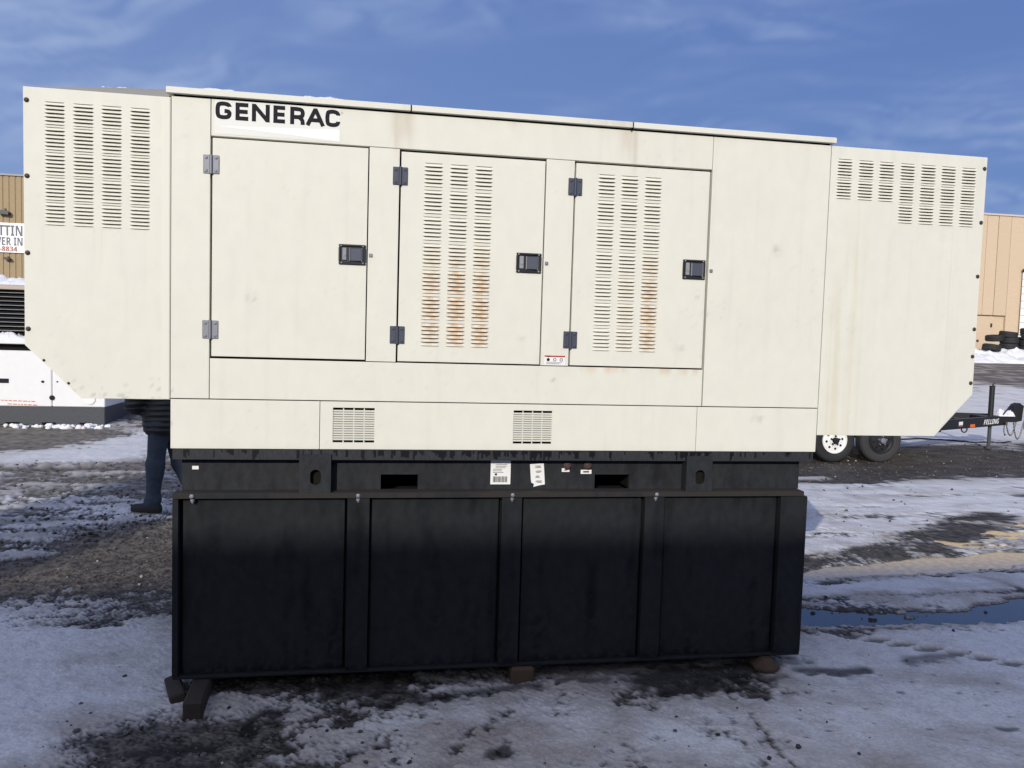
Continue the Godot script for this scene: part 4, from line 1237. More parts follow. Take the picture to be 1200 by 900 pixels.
func make_buildings() -> void:
	# left: ribbed wall with a sign
	var b := thing("warehouse", "tan warehouse with a finely ribbed wall behind the white generator", "building", Vector3(-16, 1.4, -34))
	var off := b.position
	var w := MB.new()
	var zf := -34.0
	var x := -44.0
	while x < 4.0:
		var p := [Vector2(x, zf), Vector2(x + 0.17, zf), Vector2(x + 0.19, zf - 0.03), Vector2(x + 0.23, zf - 0.03), Vector2(x + 0.25, zf)]
		for i in 4:
			w.quad(Vector3(p[i].x, 1.2, p[i].y) - off, Vector3(p[i + 1].x, 1.2, p[i + 1].y) - off, Vector3(p[i + 1].x, 8.22, p[i + 1].y) - off, Vector3(p[i].x, 8.22, p[i].y) - off, Vector3(0, 0, 1))
		x += 0.25
	put("ribbed_wall", w.mesh(M.tan_ribbed), b)
	var bb := MB.new()
	bb.bx(-44.0 - off.x, 4.0 - off.x, 1.2 - off.y, 8.0 - off.y, -22.0, -0.1, 0.0)
	put("building_body", bb.mesh(M.tan_ribbed), b)
	var cap := MB.new()
	cap.bx(-44.1 - off.x, 4.1 - off.x, 8.22 - off.y, 8.30 - off.y, -22.1, 0.06, 0.01)
	put("roof_cap", cap.mesh(M.grey), b)
	var sg := thing("wall_sign", "white company sign with grey letters and a red phone number on the ribbed tan wall", "sign", Vector3(-16.2, 4.85, -33.97))
	var so := sg.position
	var bd := MB.new()
	bd.bx(-17.6 - so.x, -14.6 - so.x, 4.87 - so.y, 6.17 - so.y, 0.0, 0.04, 0.01)
	put("sign_board", bd.mesh(M.sticker), sg)
	var gm := mat(0.13, 0.14, 0.17, 0.6)
	text(sg, "lettering", "TTIN", -16.72 - so.x, -15.755 - so.x, 5.61 - so.y, 6.06 - so.y, 0.045, gm)
	text(sg, "lettering", "WER", -16.93 - so.x, -16.22 - so.x, 5.19 - so.y, 5.54 - so.y, 0.045, gm)
	text(sg, "lettering", "IN", -16.11 - so.x, -15.755 - so.x, 5.19 - so.y, 5.54 - so.y, 0.045, gm)
	text(sg, "lettering", "-8834", -16.68 - so.x, -15.97 - so.x, 4.93 - so.y, 5.14 - so.y, 0.045, mat(0.33, 0.09, 0.08, 0.6))
	for l in [[-16.46, 6.60, "dark wall lamp above the sign on the ribbed tan wall"], [-16.35, 4.60, "dark wall bracket below the sign on the ribbed tan wall"]]:
		var lamp := thing("wall_lamp" if l[1] > 5 else "wall_bracket", l[2], "lamp" if l[1] > 5 else "bracket", Vector3(l[0], l[1], -33.97))
		var k := 1.0 if l[1] > 5 else 0.55
		var hs := MB.new()
		hs.prism(PackedVector2Array([Vector2(-0.22, -0.07) * k, Vector2(0.20, -0.10) * k, Vector2(0.22, 0.03) * k, Vector2(0.08, 0.10) * k, Vector2(-0.2, 0.09) * k]), 0.0, 0.22)
		put("housing", hs.mesh(M.blackplastic), lamp)
		var ar := MB.new()
		ar.bx(-0.03, 0.03, 0.08 * k, 0.2 * k, 0.0, 0.03, 0.005)
		put("arm", ar.mesh(M.blackplastic), lamp)
	# right: panelled wall with a door
	var r := thing("warehouse", "peach-tan warehouse of tall flat panels with a flush door behind the tyres", "building", Vector3(30, 1.5, -30))
	var ro := r.position
	var pm := {}
	var rng := RandomNumberGenerator.new()
	rng.seed = 12
	var px := 6.0
	var i := 0
	while px < 46.0:
		var wd: float = [0.62, 0.70, 0.95][i % 3]
		var pmb := MB.new()
		pmb.tint = Color.WHITE * rng.randf_range(0.95, 1.03)
		var low := 1.3
		if px + wd > 27.6 and px < 29.44:
			low = 3.56
		pmb.box(Vector3(0, (low + 8.36) * 0.5 - ro.y, -0.06), Vector3(wd - 0.025, 8.36 - low, 0.12 + 0.02 * (i % 2)), 0.01)
		put("wall_panel", pmb.mesh(M.tan_panel), r, Vector3(px + wd * 0.5 - ro.x, 0, 0))
		px += wd
		i += 1
	var rb := MB.new()
	rb.bx(6.0 - ro.x, 46.0 - ro.x, 1.2 - ro.y, 8.3 - ro.y, -24.0, -0.13, 0.0)
	put("building_body", rb.mesh(M.tan_panel), r)
	var rc := MB.new()
	rc.bx(5.9 - ro.x, 46.1 - ro.x, 8.362 - ro.y, 8.45 - ro.y, -24.1, 0.06, 0.01)
	put("roof_cap", rc.mesh(mat(0.55, 0.46, 0.38, 0.7)), r)
	var dr := MB.new()
	dr.bx(28.2 - ro.x, 29.40 - ro.x, 1.35 - ro.y, 3.50 - ro.y, -0.10, -0.02, 0.01)
	dr.tint = Color(1.12, 1.1, 1.08)
	var door := put("door", dr.mesh(M.tan_panel), r)
	var hd := MB.new()
	hd.bx(29.22 - ro.x, 29.28 - ro.x, 2.98 - ro.y, 3.16 - ro.y, -0.02, 0.05, 0.01)
	put("handle", hd.mesh(M.blackplastic), door)
	hd = MB.new()
	hd.bx(28.50 - ro.x, 28.60 - ro.x, 2.25 - ro.y, 2.35 - ro.y, -0.02, 0.06, 0.02)
	put("handle", hd.mesh(M.blackplastic), door)
	var rd := MB.new()
	for k in 12:
		rd.bx(30.72 - ro.x, 34.6 - ro.x, 1.5 + 0.35 * k - ro.y, 1.84 + 0.35 * k - ro.y, 0.085, 0.13, 0.012)
	var roll := put("loading_door", rd.mesh(M.white), r)
	var hh := MB.new()
	hh.bx(30.68 - ro.x, 30.95 - ro.x, 5.70 - ro.y, 5.86 - ro.y, 0.09, 0.22, 0.03)
	put("door_bracket", hh.mesh(M.blackplastic), roll)
	# the workshop behind the viewer, whose roof edge throws the foreground into shade
	var s := thing("workshop", "long grey metal-clad workshop behind the viewer with a tall chimney stack", "building", Vector3(0, 0, 17.0))
	var wm := MB.new()
	var k := -30.0
	while k < 25.5:
		wm.bx(k + 0.005, k + 0.995, 0.0, 8.14, 0.0, 0.08, 0.02)
		k += 1.0
	put("wall_cladding", wm.mesh(M.shop), s)
	wm = MB.new()
	wm.bx(-30.0, 26.0, 0.0, 8.0, 0.09, 15.0, 0.0)
	put("building_body", wm.mesh(M.shop), s)
	wm = MB.new()
	wm.bx(-30.1, 26.1, 8.145, 8.20, -0.06, 15.1, 0.01)
	put("roof_edge", wm.mesh(M.grey), s)
	wm = MB.new()
	wm.bx(-11.28, -9.90, 0.0, 12.0, -0.10, 0.85, 0.02)
	put("chimney_stack", wm.mesh(M.shop), s)
	for dx in [-16.0, -2.0, 9.0]:
		wm = MB.new()
		for j in 6:
			wm.bx(dx, dx + 3.4, 0.02 + 0.55 * j, 0.54 + 0.55 * j, -0.06, 0.0, 0.015)
		put("loading_door", wm.mesh(M.white), s)

func make_far_generator() -> void:
	var g := thing("standby_generator", "white generator with black radiator louvers and snow on its ledge, behind on the left", "generator", Vector3(-8.0, 0, -10.85))
	var o := g.position
	var sk := MB.new()
	sk.bx(-11.2 - o.x, -4.825 - o.x, 0.03, 0.350, -2.10, 0.0, 0.012)
	var skid := put("skid_base", sk.mesh(M.skid), g)
	var fp := MB.new()
	for x in [-6.32, -5.74, -5.13]:
		fp = MB.new()
		fp.bx(x - 0.11 - o.x, x + 0.11 - o.x, 0.032, 0.075, -0.1, 0.006, 0.0)
		put("fork_slot", fp.mesh(M.black), skid)
	for p in [[-11.2, -8.75], [-8.74, -5.6945], [-5.6850, -4.825]]:
		var e := MB.new()
		e.bx(p[0] - o.x, p[1] - o.x, 0.352, 1.318, -2.10, -0.004, 0.012)
		put("side_panel", e.mesh(M.white), g)
	var tr := MB.new()
	tr.bx(-11.15 - o.x, -4.90 - o.x, 1.32, 1.43, -2.0, -0.12, 0.0)
	put("air_gap", tr.mesh(M.black), g)
	var ld := MB.new()
	ld.bx(-11.2 - o.x, -5.70 - o.x, 1.432, 1.485, -2.1, 0.03, 0.01)
	put("ledge", ld.mesh(M.white), g)
	var rb := MB.new()
	rb.bx(-11.0 - o.x, -5.78 - o.x, 1.486, 2.36, -1.9, -0.22, 0.0)
	var rad := put("radiator_box", rb.mesh(M.black), g)
	var sl := MB.new()
	sl.box(Vector3.ZERO, Vector3(5.2, 0.016, 0.075), 0.004, Basis(Vector3.RIGHT, 0.55))
	var slm := sl.mesh(M.blackplastic)
	for k in 10:
		put("slat", slm, rad, Vector3(-8.4 - o.x, 1.675 + 0.073 * k, -0.175))
	var tp := MB.new()
	tp.bx(-11.05 - o.x, -5.75 - o.x, 2.37, 2.452, -1.95, -0.10, 0.01)
	put("radiator_top", tp.mesh(mat(0.42, 0.36, 0.30, 0.6)), g)
	# fittings
	var ft := MB.new()
	ft.lathe(Vector3(-5.685 - o.x, 0.510, -0.003), Vector3.BACK, [Vector2(0.042, 0), Vector2(0.042, 0.02), Vector2(0.0, 0.03)], 14)
	put("door_fitting", ft.mesh(M.ink), g)
	ft = MB.new()
	ft.bx(-6.62 - o.x, -6.38 - o.x, 0.755, 0.83, -0.003, 0.012, 0.003)
	put("door_fitting", ft.mesh(M.ink), g)
	ft = MB.new()
	ft.box(Vector3(-5.835 - o.x, 0.787, 0.0), Vector3(0.05, 0.04, 0.03), 0.012)
	put("door_fitting", ft.mesh(M.ink), g)
	ft = MB.new()
	ft.box(Vector3(-5.60 - o.x, 0.790, 0.0), Vector3(0.028, 0.028, 0.03), 0.01)
	put("door_fitting", ft.mesh(M.ink), g)
	var rp := MB.new()
	rp.lathe(Vector3(-5.075 - o.x, 0.49, -0.003), Vector3.BACK, [Vector2(0.095, 0), Vector2(0.095, 0.015), Vector2(0.07, 0.02), Vector2(0.0, 0.02)], 22)
	put("port_cover", rp.mesh(M.rim), g)
	var rt := MB.new()
	var rng := RandomNumberGenerator.new()
	rng.seed = 4
	for row in 2:
		var x := -6.9 + row * 0.5
		while x < -5.95 + row * 0.0:
			var w := rng.randf_range(0.02, 0.07)
			rt.bx(x - o.x, x + w - o.x, 0.445 - row * 0.06 - (x + 6.5) * 0.03, 0.460 - row * 0.06 - (x + 6.5) * 0.03, -0.003, 0.001, 0.0)
			x += w + 0.02
	put("red_lettering", rt.mesh(mat(0.55, 0.16, 0.10, 0.6)), g).set_meta("kind", "stuff")
	var s1 := mound(-8.2, -5.74, -11.25, -10.84, 1.486, 0.19, 0.035, 311, 3.0, true)
	tag(put("snow_patch", s1.mesh(M.snow)), "band of snow lying on the white generator's ledge below the black louvers", "snow")
	var s2 := mound(-8.2, -5.78, -12.2, -10.95, 2.452, 0.20, 0.06, 312, 2.0, true)
	tag(put("snow_patch", s2.mesh(M.snow)), "cap of snow on top of the black radiator box", "snow")
	# crumbs of ploughed snow along its foot
	var cl := MB.new()
	for k in 90:
		var p := Vector3(rng.randf_range(-8.0, -4.7), 0.015, rng.randf_range(-10.8, -10.45))
		p.y += terrain(p.x, p.z)
		var r := rng.randf_range(0.015, 0.065)
		cl.box(p, Vector3(r * 2.2, r * 1.5, r * 1.8), r * 0.5, Basis(Vector3(rng.randf(), rng.randf(), rng.randf()).normalized(), rng.randf() * 3.0))
	var co := put("snow_crumbs", cl.mesh(M.snow))
	co.set_meta("kind", "stuff")
	tag(co, "row of snow crumbs along the foot of the white generator", "snow")

func wheel(par: Node, ctr: Vector3, white: bool) -> void:
	var ty := MB.new()
	var R := 0.352
	ty.lathe(ctr, Vector3.BACK, [Vector2(0.205, -0.18), Vector2(0.31, -0.20), Vector2(R - 0.01, -0.175), Vector2(R, -0.15), Vector2(R, -0.04), Vector2(R - 0.012, -0.015), Vector2(0.325, 0.0), Vector2(0.30, 0.006), Vector2(0.255, 0.004), Vector2(0.215, -0.01), Vector2(0.203, -0.02), Vector2(0.203, -0.06)], 40)
	var o := put("wheel", ty.mesh(M.rubber_dusty if not white else M.rubber), par)
	var rm := MB.new()
	var m: Material = M.rim if white else mat(0.022, 0.022, 0.025, 0.35)
	rm.lathe(ctr, Vector3.BACK, [Vector2(0.206, -0.025), Vector2(0.206, 0.002), Vector2(0.196, 0.002), Vector2(0.19, -0.012), Vector2(0.172, -0.03), Vector2(0.165, -0.018), Vector2(0.09, -0.012), Vector2(0.085, 0.0), Vector2(0.0, 0.0)], 40)
	put("rim", rm.mesh(m), o)
	var hb := MB.new()
	hb.lathe(ctr, Vector3.BACK, [Vector2(0.046, 0.0), Vector2(0.046, 0.05), Vector2(0.036, 0.06), Vector2(0.0, 0.062)], 18)
	for k in 5:
		var a := TAU * k / 5.0 + 0.3
		hb.tube([ctr + Vector3(cos(a) * 0.068, sin(a) * 0.068, 0.0), ctr + Vector3(cos(a) * 0.068, sin(a) * 0.068, 0.03)], [0.014, 0.012], 6)
	put("hub", hb.mesh(M.ink if white else M.zinc), o)
	for k in 8:
		var a := TAU * k / 8.0 + 0.15
		var hl := MB.new()
		hl.lathe(ctr + Vector3(cos(a) * 0.133, sin(a) * 0.133, -0.0165), Vector3.BACK, [Vector2(0.019, -0.01), Vector2(0.019, 0.003), Vector2(0.0, 0.003)], 10)
		put("rim_hole", hl.mesh(M.black), o)

func make_trailer() -> void:
	var t := thing("utility_trailer", "black tandem-axle utility trailer behind the generator's right end, tongue pointing right", "trailer", Vector3(7.0, 0, -8.2))
	var o := t.position
	wheel(t, Vector3(6.945, 0.352, -7.16) - o, true)
	wheel(t, Vector3(7.745, 0.352, -7.16) - o, false)
	wheel(t, Vector3(6.945, 0.352, -9.04) - o, false)
	wheel(t, Vector3(7.745, 0.352, -9.04) - o, false)
	for x in [6.945, 7.745]:
		var ax := MB.new()
		ax.tube([Vector3(x, 0.352, -9.1) - o, Vector3(x, 0.352, -7.3) - o], [0.045, 0.045], 10)
		put("axle", ax.mesh(M.trailer), t)
	var fd := MB.new()
	fd.bx(6.40 - o.x, 8.30 - o.x, 0.79, 0.83, 0.78, 1.10, 0.01)
	fd.box(Vector3(6.33 - o.x, 0.70, 0.94), Vector3(0.03, 0.24, 0.32), 0.008, Basis(Vector3.BACK, 0.5))
	fd.box(Vector3(8.37 - o.x, 0.70, 0.94), Vector3(0.03, 0.24, 0.32), 0.008, Basis(Vector3.BACK, -0.5))
	put("fender", fd.mesh(M.trailer), t)
	var dk := MB.new()
	dk.bx(4.3 - o.x, 9.0 - o.x, 0.46, 0.60, 0.62, 0.76, 0.01)
	dk.bx(4.3 - o.x, 9.0 - o.x, 0.46, 0.60, -0.76, -0.62, 0.01)
	for k in 6:
		dk.bx(4.4 + 0.88 * k - o.x, 4.5 + 0.88 * k - o.x, 0.47, 0.58, -0.62, 0.62, 0.01)
	put("deck_frame", dk.mesh(M.trailer), t)
	for k in 7:
		var bdm := MB.new()
		bdm.bx(4.3 - o.x, 9.0 - o.x, 0.602, 0.64, -0.74 + 0.21 * k, -0.74 + 0.205 * k + 0.2, 0.006)
		put("deck_board", bdm.mesh(M.darkwood), t)
	# A-frame tongue
	var A := Vector3(8.9, 0.555, -7.50) - o
	var B := Vector3(10.86, 0.60, -8.17) - o
	var d := (B - A).normalized()
	var side := d.cross(Vector3.UP).normalized()
	var bs := Basis(d, side.cross(d), side)
	var be := MB.new()
	be.box((A + B) * 0.5, Vector3(A.distance_to(B), 0.165, 0.012), 0.003, bs)
	be.box((A + B) * 0.5 + bs * Vector3(0, 0.078, -0.03), Vector3(A.distance_to(B), 0.011, 0.06), 0.003, bs)
	be.box((A + B) * 0.5 + bs * Vector3(0, -0.078, -0.03), Vector3(A.distance_to(B), 0.011, 0.06), 0.003, bs)
	var beam := put("tongue_beam", be.mesh(M.trailer), t)
	var A2 := Vector3(8.9, 0.60, -8.90) - o
	var B2 := Vector3(10.80, 0.62, -8.23) - o
	var d2 := (B2 - A2).normalized()
	var s2 := d2.cross(Vector3.UP).normalized()
	var b2 := Basis(d2, s2.cross(d2), s2)
	be = MB.new()
	be.box((A2 + B2) * 0.5, Vector3(A2.distance_to(B2), 0.165, 0.06), 0.006, b2)
	put("tongue_beam", be.mesh(M.trailer), t)
	be = MB.new()
	be.box(Vector3(9.60, 0.60, -8.2) - o, Vector3(0.09, 0.12, 0.75), 0.008)
	put("cross_member", be.mesh(M.trailer), t)
	be = MB.new()
	be.box(Vector3(10.42, 0.655, -8.2) - o, Vector3(0.30, 0.05, 0.30), 0.008)
	put("cross_member", be.mesh(M.trailer), t)
	# lettering on the near beam: laid along the beam
	var tm := TextMesh.new()
	var f := SystemFont.new()
	f.font_names = PackedStringArray(["Droid Sans"])
	f.font_weight = 700
	tm.font = f
	tm.text = "FELLING"
	tm.font_size = 64
	tm.pixel_size = 0.01
	tm.depth = 0.05
	tm.material = mat(0.75, 0.75, 0.72, 0.4)
	var bb := tm.get_aabb()
	var tx := put("lettering", tm, beam)
	var wv := 0.42
	var hv := 0.085
	var sx := wv / bb.size.x
	var sy := hv / bb.size.y
	var c := A.lerp(B, 0.765) + bs * Vector3(0, 0, 0.0075)
	tx.transform = Transform3D(bs * Basis(Vector3(sx, 0, 0), Vector3(0.25 * sy, sy, 0), Vector3(0, 0, 0.04)), c - bs * (Vector3(bb.get_center().x * sx + 0.25 * sy * bb.get_center().y, bb.get_center().y * sy, 0)))
	var lb := MB.new()
	lb.box(A.lerp(B, 0.345) + bs * Vector3(0, 0.0, 0.008), Vector3(0.105, 0.075, 0.003), 0.0, bs)
	put("label", lb.mesh(M.sticker), beam)
	lb = MB.new()
	lb.box(A.lerp(B, 0.345) + bs * Vector3(0, -0.026, 0.0105), Vector3(0.103, 0.018, 0.002), 0.0, bs)
	put("label_band", lb.mesh(M.red), beam)
	var rf := MB.new()
	rf.box(A.lerp(B, 0.50) + bs * Vector3(0, -0.047, 0.012), Vector3(0.125, 0.052, 0.014), 0.005, bs)
	put("reflector", rf.mesh(M.orange), beam)
	var ring := MB.new()
	var pts := []
	var rad := []
	for k in 15:
		var a := -0.5 + (PI + 1.0) * k / 14.0
		pts.append(A.lerp(B, 0.40) + Vector3(-0.052 * cos(a), -0.095 - 0.052 * sin(a) , 0.0))
		rad.append(0.011)
	ring.tube(pts, rad, 8)
	put("tie_ring", ring.mesh(M.trailer), beam)
	# jack
	var jk := MB.new()
	jk.tube([Vector3(10.455, 0.50, -8.10) - o, Vector3(10.455, 1.19, -8.10) - o], [0.043, 0.043], 14)
	jk.tube([Vector3(10.455, 1.19, -8.10) - o, Vector3(10.455, 1.205, -8.10) - o], [0.05, 0.05], 14)
	jk.tube([Vector3(10.47, 1.20, -8.10) - o, Vector3(10.47, 1.235, -8.10) - o, Vector3(10.49, 1.245, -8.10) - o], [0.016, 0.016, 0.012], 8)
	var jack := put("jack", jk.mesh(M.trailer), t)
	jk = MB.new()
	jk.tube([Vector3(10.455, 0.14, -8.10) - o, Vector3(10.455, 0.50, -8.10) - o], [0.03, 0.03], 12)
	jk.tube([Vector3(10.455, 0.11, -8.10) - o, Vector3(10.455, 0.14, -8.10) - o], [0.06, 0.05], 12)
	put("jack_leg", jk.mesh(M.skid), jack)
	# coupler: channel nose rising to the right, latch plates and crumpled white rag of snow behind the jack
	var cp := MB.new()
	cp.prism(PackedVector2Array([Vector2(10.55, 0.57), Vector2(10.98, 0.57), Vector2(11.10, 0.60), Vector2(11.12, 0.86), Vector2(11.04, 0.91), Vector2(10.96, 0.88), Vector2(10.86, 0.72), Vector2(10.55, 0.67)]), -8.24, -8.12)
	for i in cp.v.size():
		cp.v[i] -= o
	var cpl := put("coupler", cp.mesh(M.trailer), t)
	var hl := MB.new()
	hl.tube([Vector3(10.70, 0.70, -8.10) - o, Vector3(10.83, 0.86, -8.10) - o, Vector3(10.90, 0.87, -8.10) - o, Vector3(10.92, 0.80, -8.10) - o], [0.012, 0.012, 0.012, 0.012], 8)
	put("coupler_lever", hl.mesh(M.trailer), cpl)
	# safety chains
	for ch in [[10.90, 11.10, 0.30, -8.08], [10.78, 10.98, 0.24, -8.11]]:
		var cm := MB.new()
		var cp2 := []
		var cr2 := []
		var links := 36
		for k in links + 1:
			var u := k / float(links)
			cp2.append(Vector3(lerpf(ch[0], ch[1], u), 0.58 - ch[2] * 4.0 * u * (1.0 - u), ch[3]) - o)
			cr2.append(0.014 if k % 2 else 0.007)
		cm.tube(cp2, cr2, 6)
		put("safety_chain", cm.mesh(M.chain), t)
	var hk := MB.new()
	hk.tube([Vector3(11.09, 0.88, -8.06) - o, Vector3(11.10, 0.75, -8.05) - o, Vector3(11.11, 0.60, -8.06) - o, Vector3(11.10, 0.45, -8.06) - o], [0.022, 0.018, 0.02, 0.012], 7)
	put("safety_chain", hk.mesh(M.chain), t)
	hk = MB.new()
	hk.tube([Vector3(10.72, 0.56, -8.08) - o, Vector3(10.72, 0.42, -8.08) - o, Vector3(10.74, 0.34, -8.08) - o, Vector3(10.77, 0.36, -8.08) - o], [0.007, 0.007, 0.007, 0.007], 6)
	put("wiring_pigtail", hk.mesh(M.ink), t)
	var sn := mound(10.62, 10.93, -8.30, -8.08, 0.675, 0.13, 0.02, 341, 6.0, true)
	tag(put("snow_patch", sn.mesh(M.snow)), "clump of snow on the trailer's coupler beside the jack", "snow")
	# cable on the snow
	var cb := MB.new()
	var cpts := []
	var crad := []
	for k in 40:
		var u := k / 39.0
		var x := lerpf(8.6, 11.5, u)
		var z := -8.6 - 0.35 * sin(u * 5.0) - 0.5 * u
		cpts.append(Vector3(x, ground(x, z) + 0.012, z))
		crad.append(0.014)
	cb.tube(cpts, crad, 6)
	tag(put("cable", cb.mesh(M.ink)), "black cable lying on the snow behind the trailer tongue", "cable")

func make_tyres() -> void:
	var sb := mound(21.5, 46.0, -29.3, -26.0, 1.3, 0.62, 0.10, 321, 0.7)
	structure(put("snow_bank", sb.mesh(M.snow)), "ploughed bank of snow in front of the tan warehouse, carrying tyres")
	var prof := [Vector2(0.21, -0.11), Vector2(0.24, -0.135), Vector2(0.33, -0.14), Vector2(0.375, -0.11), Vector2(0.385, -0.08), Vector2(0.385, -0.01), Vector2(0.375, -0.005), Vector2(0.375, 0.005), Vector2(0.385, 0.01), Vector2(0.385, 0.08), Vector2(0.375, 0.11), Vector2(0.33, 0.14), Vector2(0.24, 0.135), Vector2(0.21, 0.11), Vector2(0.21, -0.11)]
	var mb := MB.new()
	mb.lathe(Vector3.ZERO, Vector3.UP, prof, 36)
	var m := mb.mesh(M.rubber)
	var list := [
		[27.28, 1.97, -27.6, 0.0, -0.16, "tyre lying by itself on the snow bank, left of the stack"],
		[27.92, 2.42, -28.2, 0.05, 0.08, "tyre leaning behind the stack at its left side"],
		[28.50, 2.05, -28.0, 0.02, 0.02, "bottom tyre of the left stack of three on the snow bank"],
		[28.52, 2.32, -28.0, -0.02, 0.0, "middle tyre of the left stack of three on the snow bank"],
		[28.46, 2.60, -28.0, 0.10, -0.06, "top tyre of the left stack of three, slightly tilted"],
		[29.28, 1.95, -27.8, 0.0, 0.05, "bottom tyre of the right stack at the edge of view"],
		[29.30, 2.22, -27.8, 0.03, 0.02, "second tyre of the right stack at the edge of view"],
		[29.33, 2.49, -27.8, 0.0, -0.03, "third tyre of the right stack at the edge of view"],
		[29.38, 2.77, -27.8, 0.05, 0.03, "topmost tyre of the right stack at the edge of view"],
	]
	for t in list:
		var o := put("tyre", m, self, Vector3(t[0], t[1], t[2]))
		o.rotation = Vector3(t[3], 0, t[4])
		tag(o, t[5], "tyre", "old tyres piled on the snow bank")
	var cap := mound(28.72, 29.05, -28.1, -27.8, 2.50, 0.14, 0.03, 331, 4.0, true)
	tag(put("snow_patch", cap.mesh(M.snow)), "clump of snow caught between the two stacks of tyres", "snow")

# ------------------------------------------------------------------ person: a distance field meshed as surface nets
func nets(bones: Array, cell: float, k: float, lo: Vector3, hi: Vector3, ribs := 0.0, cut_lo := -9.0, cut_hi := 9.0) -> MB:
	var nx := int((hi.x - lo.x) / cell) + 2
	var ny := int((hi.y - lo.y) / cell) + 2
	var nz := int((hi.z - lo.z) / cell) + 2
	var g := PackedFloat32Array()
	g.resize(nx * ny * nz)
	g.fill(9.0)
	for b in bones:
		var a: Vector3 = b[0]
		var c: Vector3 = b[1]
		var r0: float = b[2]
		var r1: float = b[3]
		var r := maxf(r0, r1) + k + cell * 2.0
		var i0 := maxi(0, int((minf(a.x, c.x) - r - lo.x) / cell))
		var i1 := mini(nx - 1, int((maxf(a.x, c.x) + r - lo.x) / cell) + 1)
		var j0 := maxi(0, int((minf(a.y, c.y) - r - lo.y) / cell))
		var j1 := mini(ny - 1, int((maxf(a.y, c.y) + r - lo.y) / cell) + 1)
		var k0 := maxi(0, int((minf(a.z, c.z) - r - lo.z) / cell))
		var k1 := mini(nz - 1, int((maxf(a.z, c.z) + r - lo.z) / cell) + 1)
		var ac := c - a
		var den := maxf(ac.length_squared(), 1e-9)
		for kz in range(k0, k1 + 1):
			for j in range(j0, j1 + 1):
				for i in range(i0, i1 + 1):
					var p := lo + Vector3(i, j, kz) * cell
					var t := clampf((p - a).dot(ac) / den, 0.0, 1.0)
					var d := p.distance_to(a + ac * t) - lerpf(r0, r1, t)
					var q := (kz * ny + j) * nx + i
					var e := g[q]
					var h := maxf(k - absf(d - e), 0.0) / k
					g[q] = minf(d, e) - h * h * k * 0.25
	if ribs > 0.0 or cut_lo > -8.0 or cut_hi < 8.0:
		for kz in nz:
			for j in ny:
				var y := lo.y + j * cell
				for i in nx:
					var q := (kz * ny + j) * nx + i
					if ribs > 0.0:
						g[q] += ribs * (0.5 - absf(sin(y * PI / 0.052 + 0.4 * sin(lo.x + i * cell * 9.0))))
					g[q] = maxf(g[q], maxf(cut_lo - y, y - cut_hi))
	var mb := MB.new()
	var id := PackedInt32Array()
	id.resize(nx * ny * nz)
	id.fill(-1)
	var st := [0, 1, nx, nx + 1, nx * ny, nx * ny + 1, nx * ny + nx, nx * ny + nx + 1]
	for kz in nz - 1:
		for j in ny - 1:
			for i in nx - 1:
				var q := (kz * ny + j) * nx + i
				var s := 0
				for m in 8:
					if g[q + st[m]] < 0.0:
						s += 1
				if s == 0 or s == 8:
					continue
				var sum := Vector3.ZERO
				var cnt := 0
				for m in 8:
					for ax in 3:
						if m & (1 << ax):
							continue
						var m2 := m | (1 << ax)
						var v0 := g[q + st[m]]
						var v1 := g[q + st[m2]]
						if (v0 < 0.0) != (v1 < 0.0):
							var p0 := Vector3(m & 1, (m >> 1) & 1, (m >> 2) & 1)
							var p1 := Vector3(m2 & 1, (m2 >> 1) & 1, (m2 >> 2) & 1)
							sum += p0.lerp(p1, v0 / (v0 - v1))
							cnt += 1
				var gr := Vector3(g[q + 1] - g[q] + g[q + st[7]] - g[q + st[6]], g[q + nx] - g[q] + g[q + st[7]] - g[q + st[5]], g[q + nx * ny] - g[q] + g[q + st[7]] - g[q + st[3]])
				id[q] = mb.vert(lo + (Vector3(i, j, kz) + sum / cnt) * cell, gr.normalized(), Color.WHITE)
	var sx := [1, nx, nx * ny]
	for kz in range(1, nz - 1):
		for j in range(1, ny - 1):
			for i in range(1, nx - 1):
				var q := (kz * ny + j) * nx + i
				for ax in 3:
					var v0 := g[q]
					var v1: float = g[q + sx[ax]]
					if (v0 < 0.0) == (v1 < 0.0):
						continue
					var u: int = sx[(ax + 1) % 3]
					var w: int = sx[(ax + 2) % 3]
					var a := id[q - u - w]
					var b := id[q - w]
					var c := id[q]
					var d := id[q - u]
					if a < 0 or b < 0 or c < 0 or d < 0:
						continue
					if v0 < 0.0:
						mb.ix.append_array([a, c, b, a, d, c])
					else:
						mb.ix.append_array([a, b, c, a, c, d])
	return mb

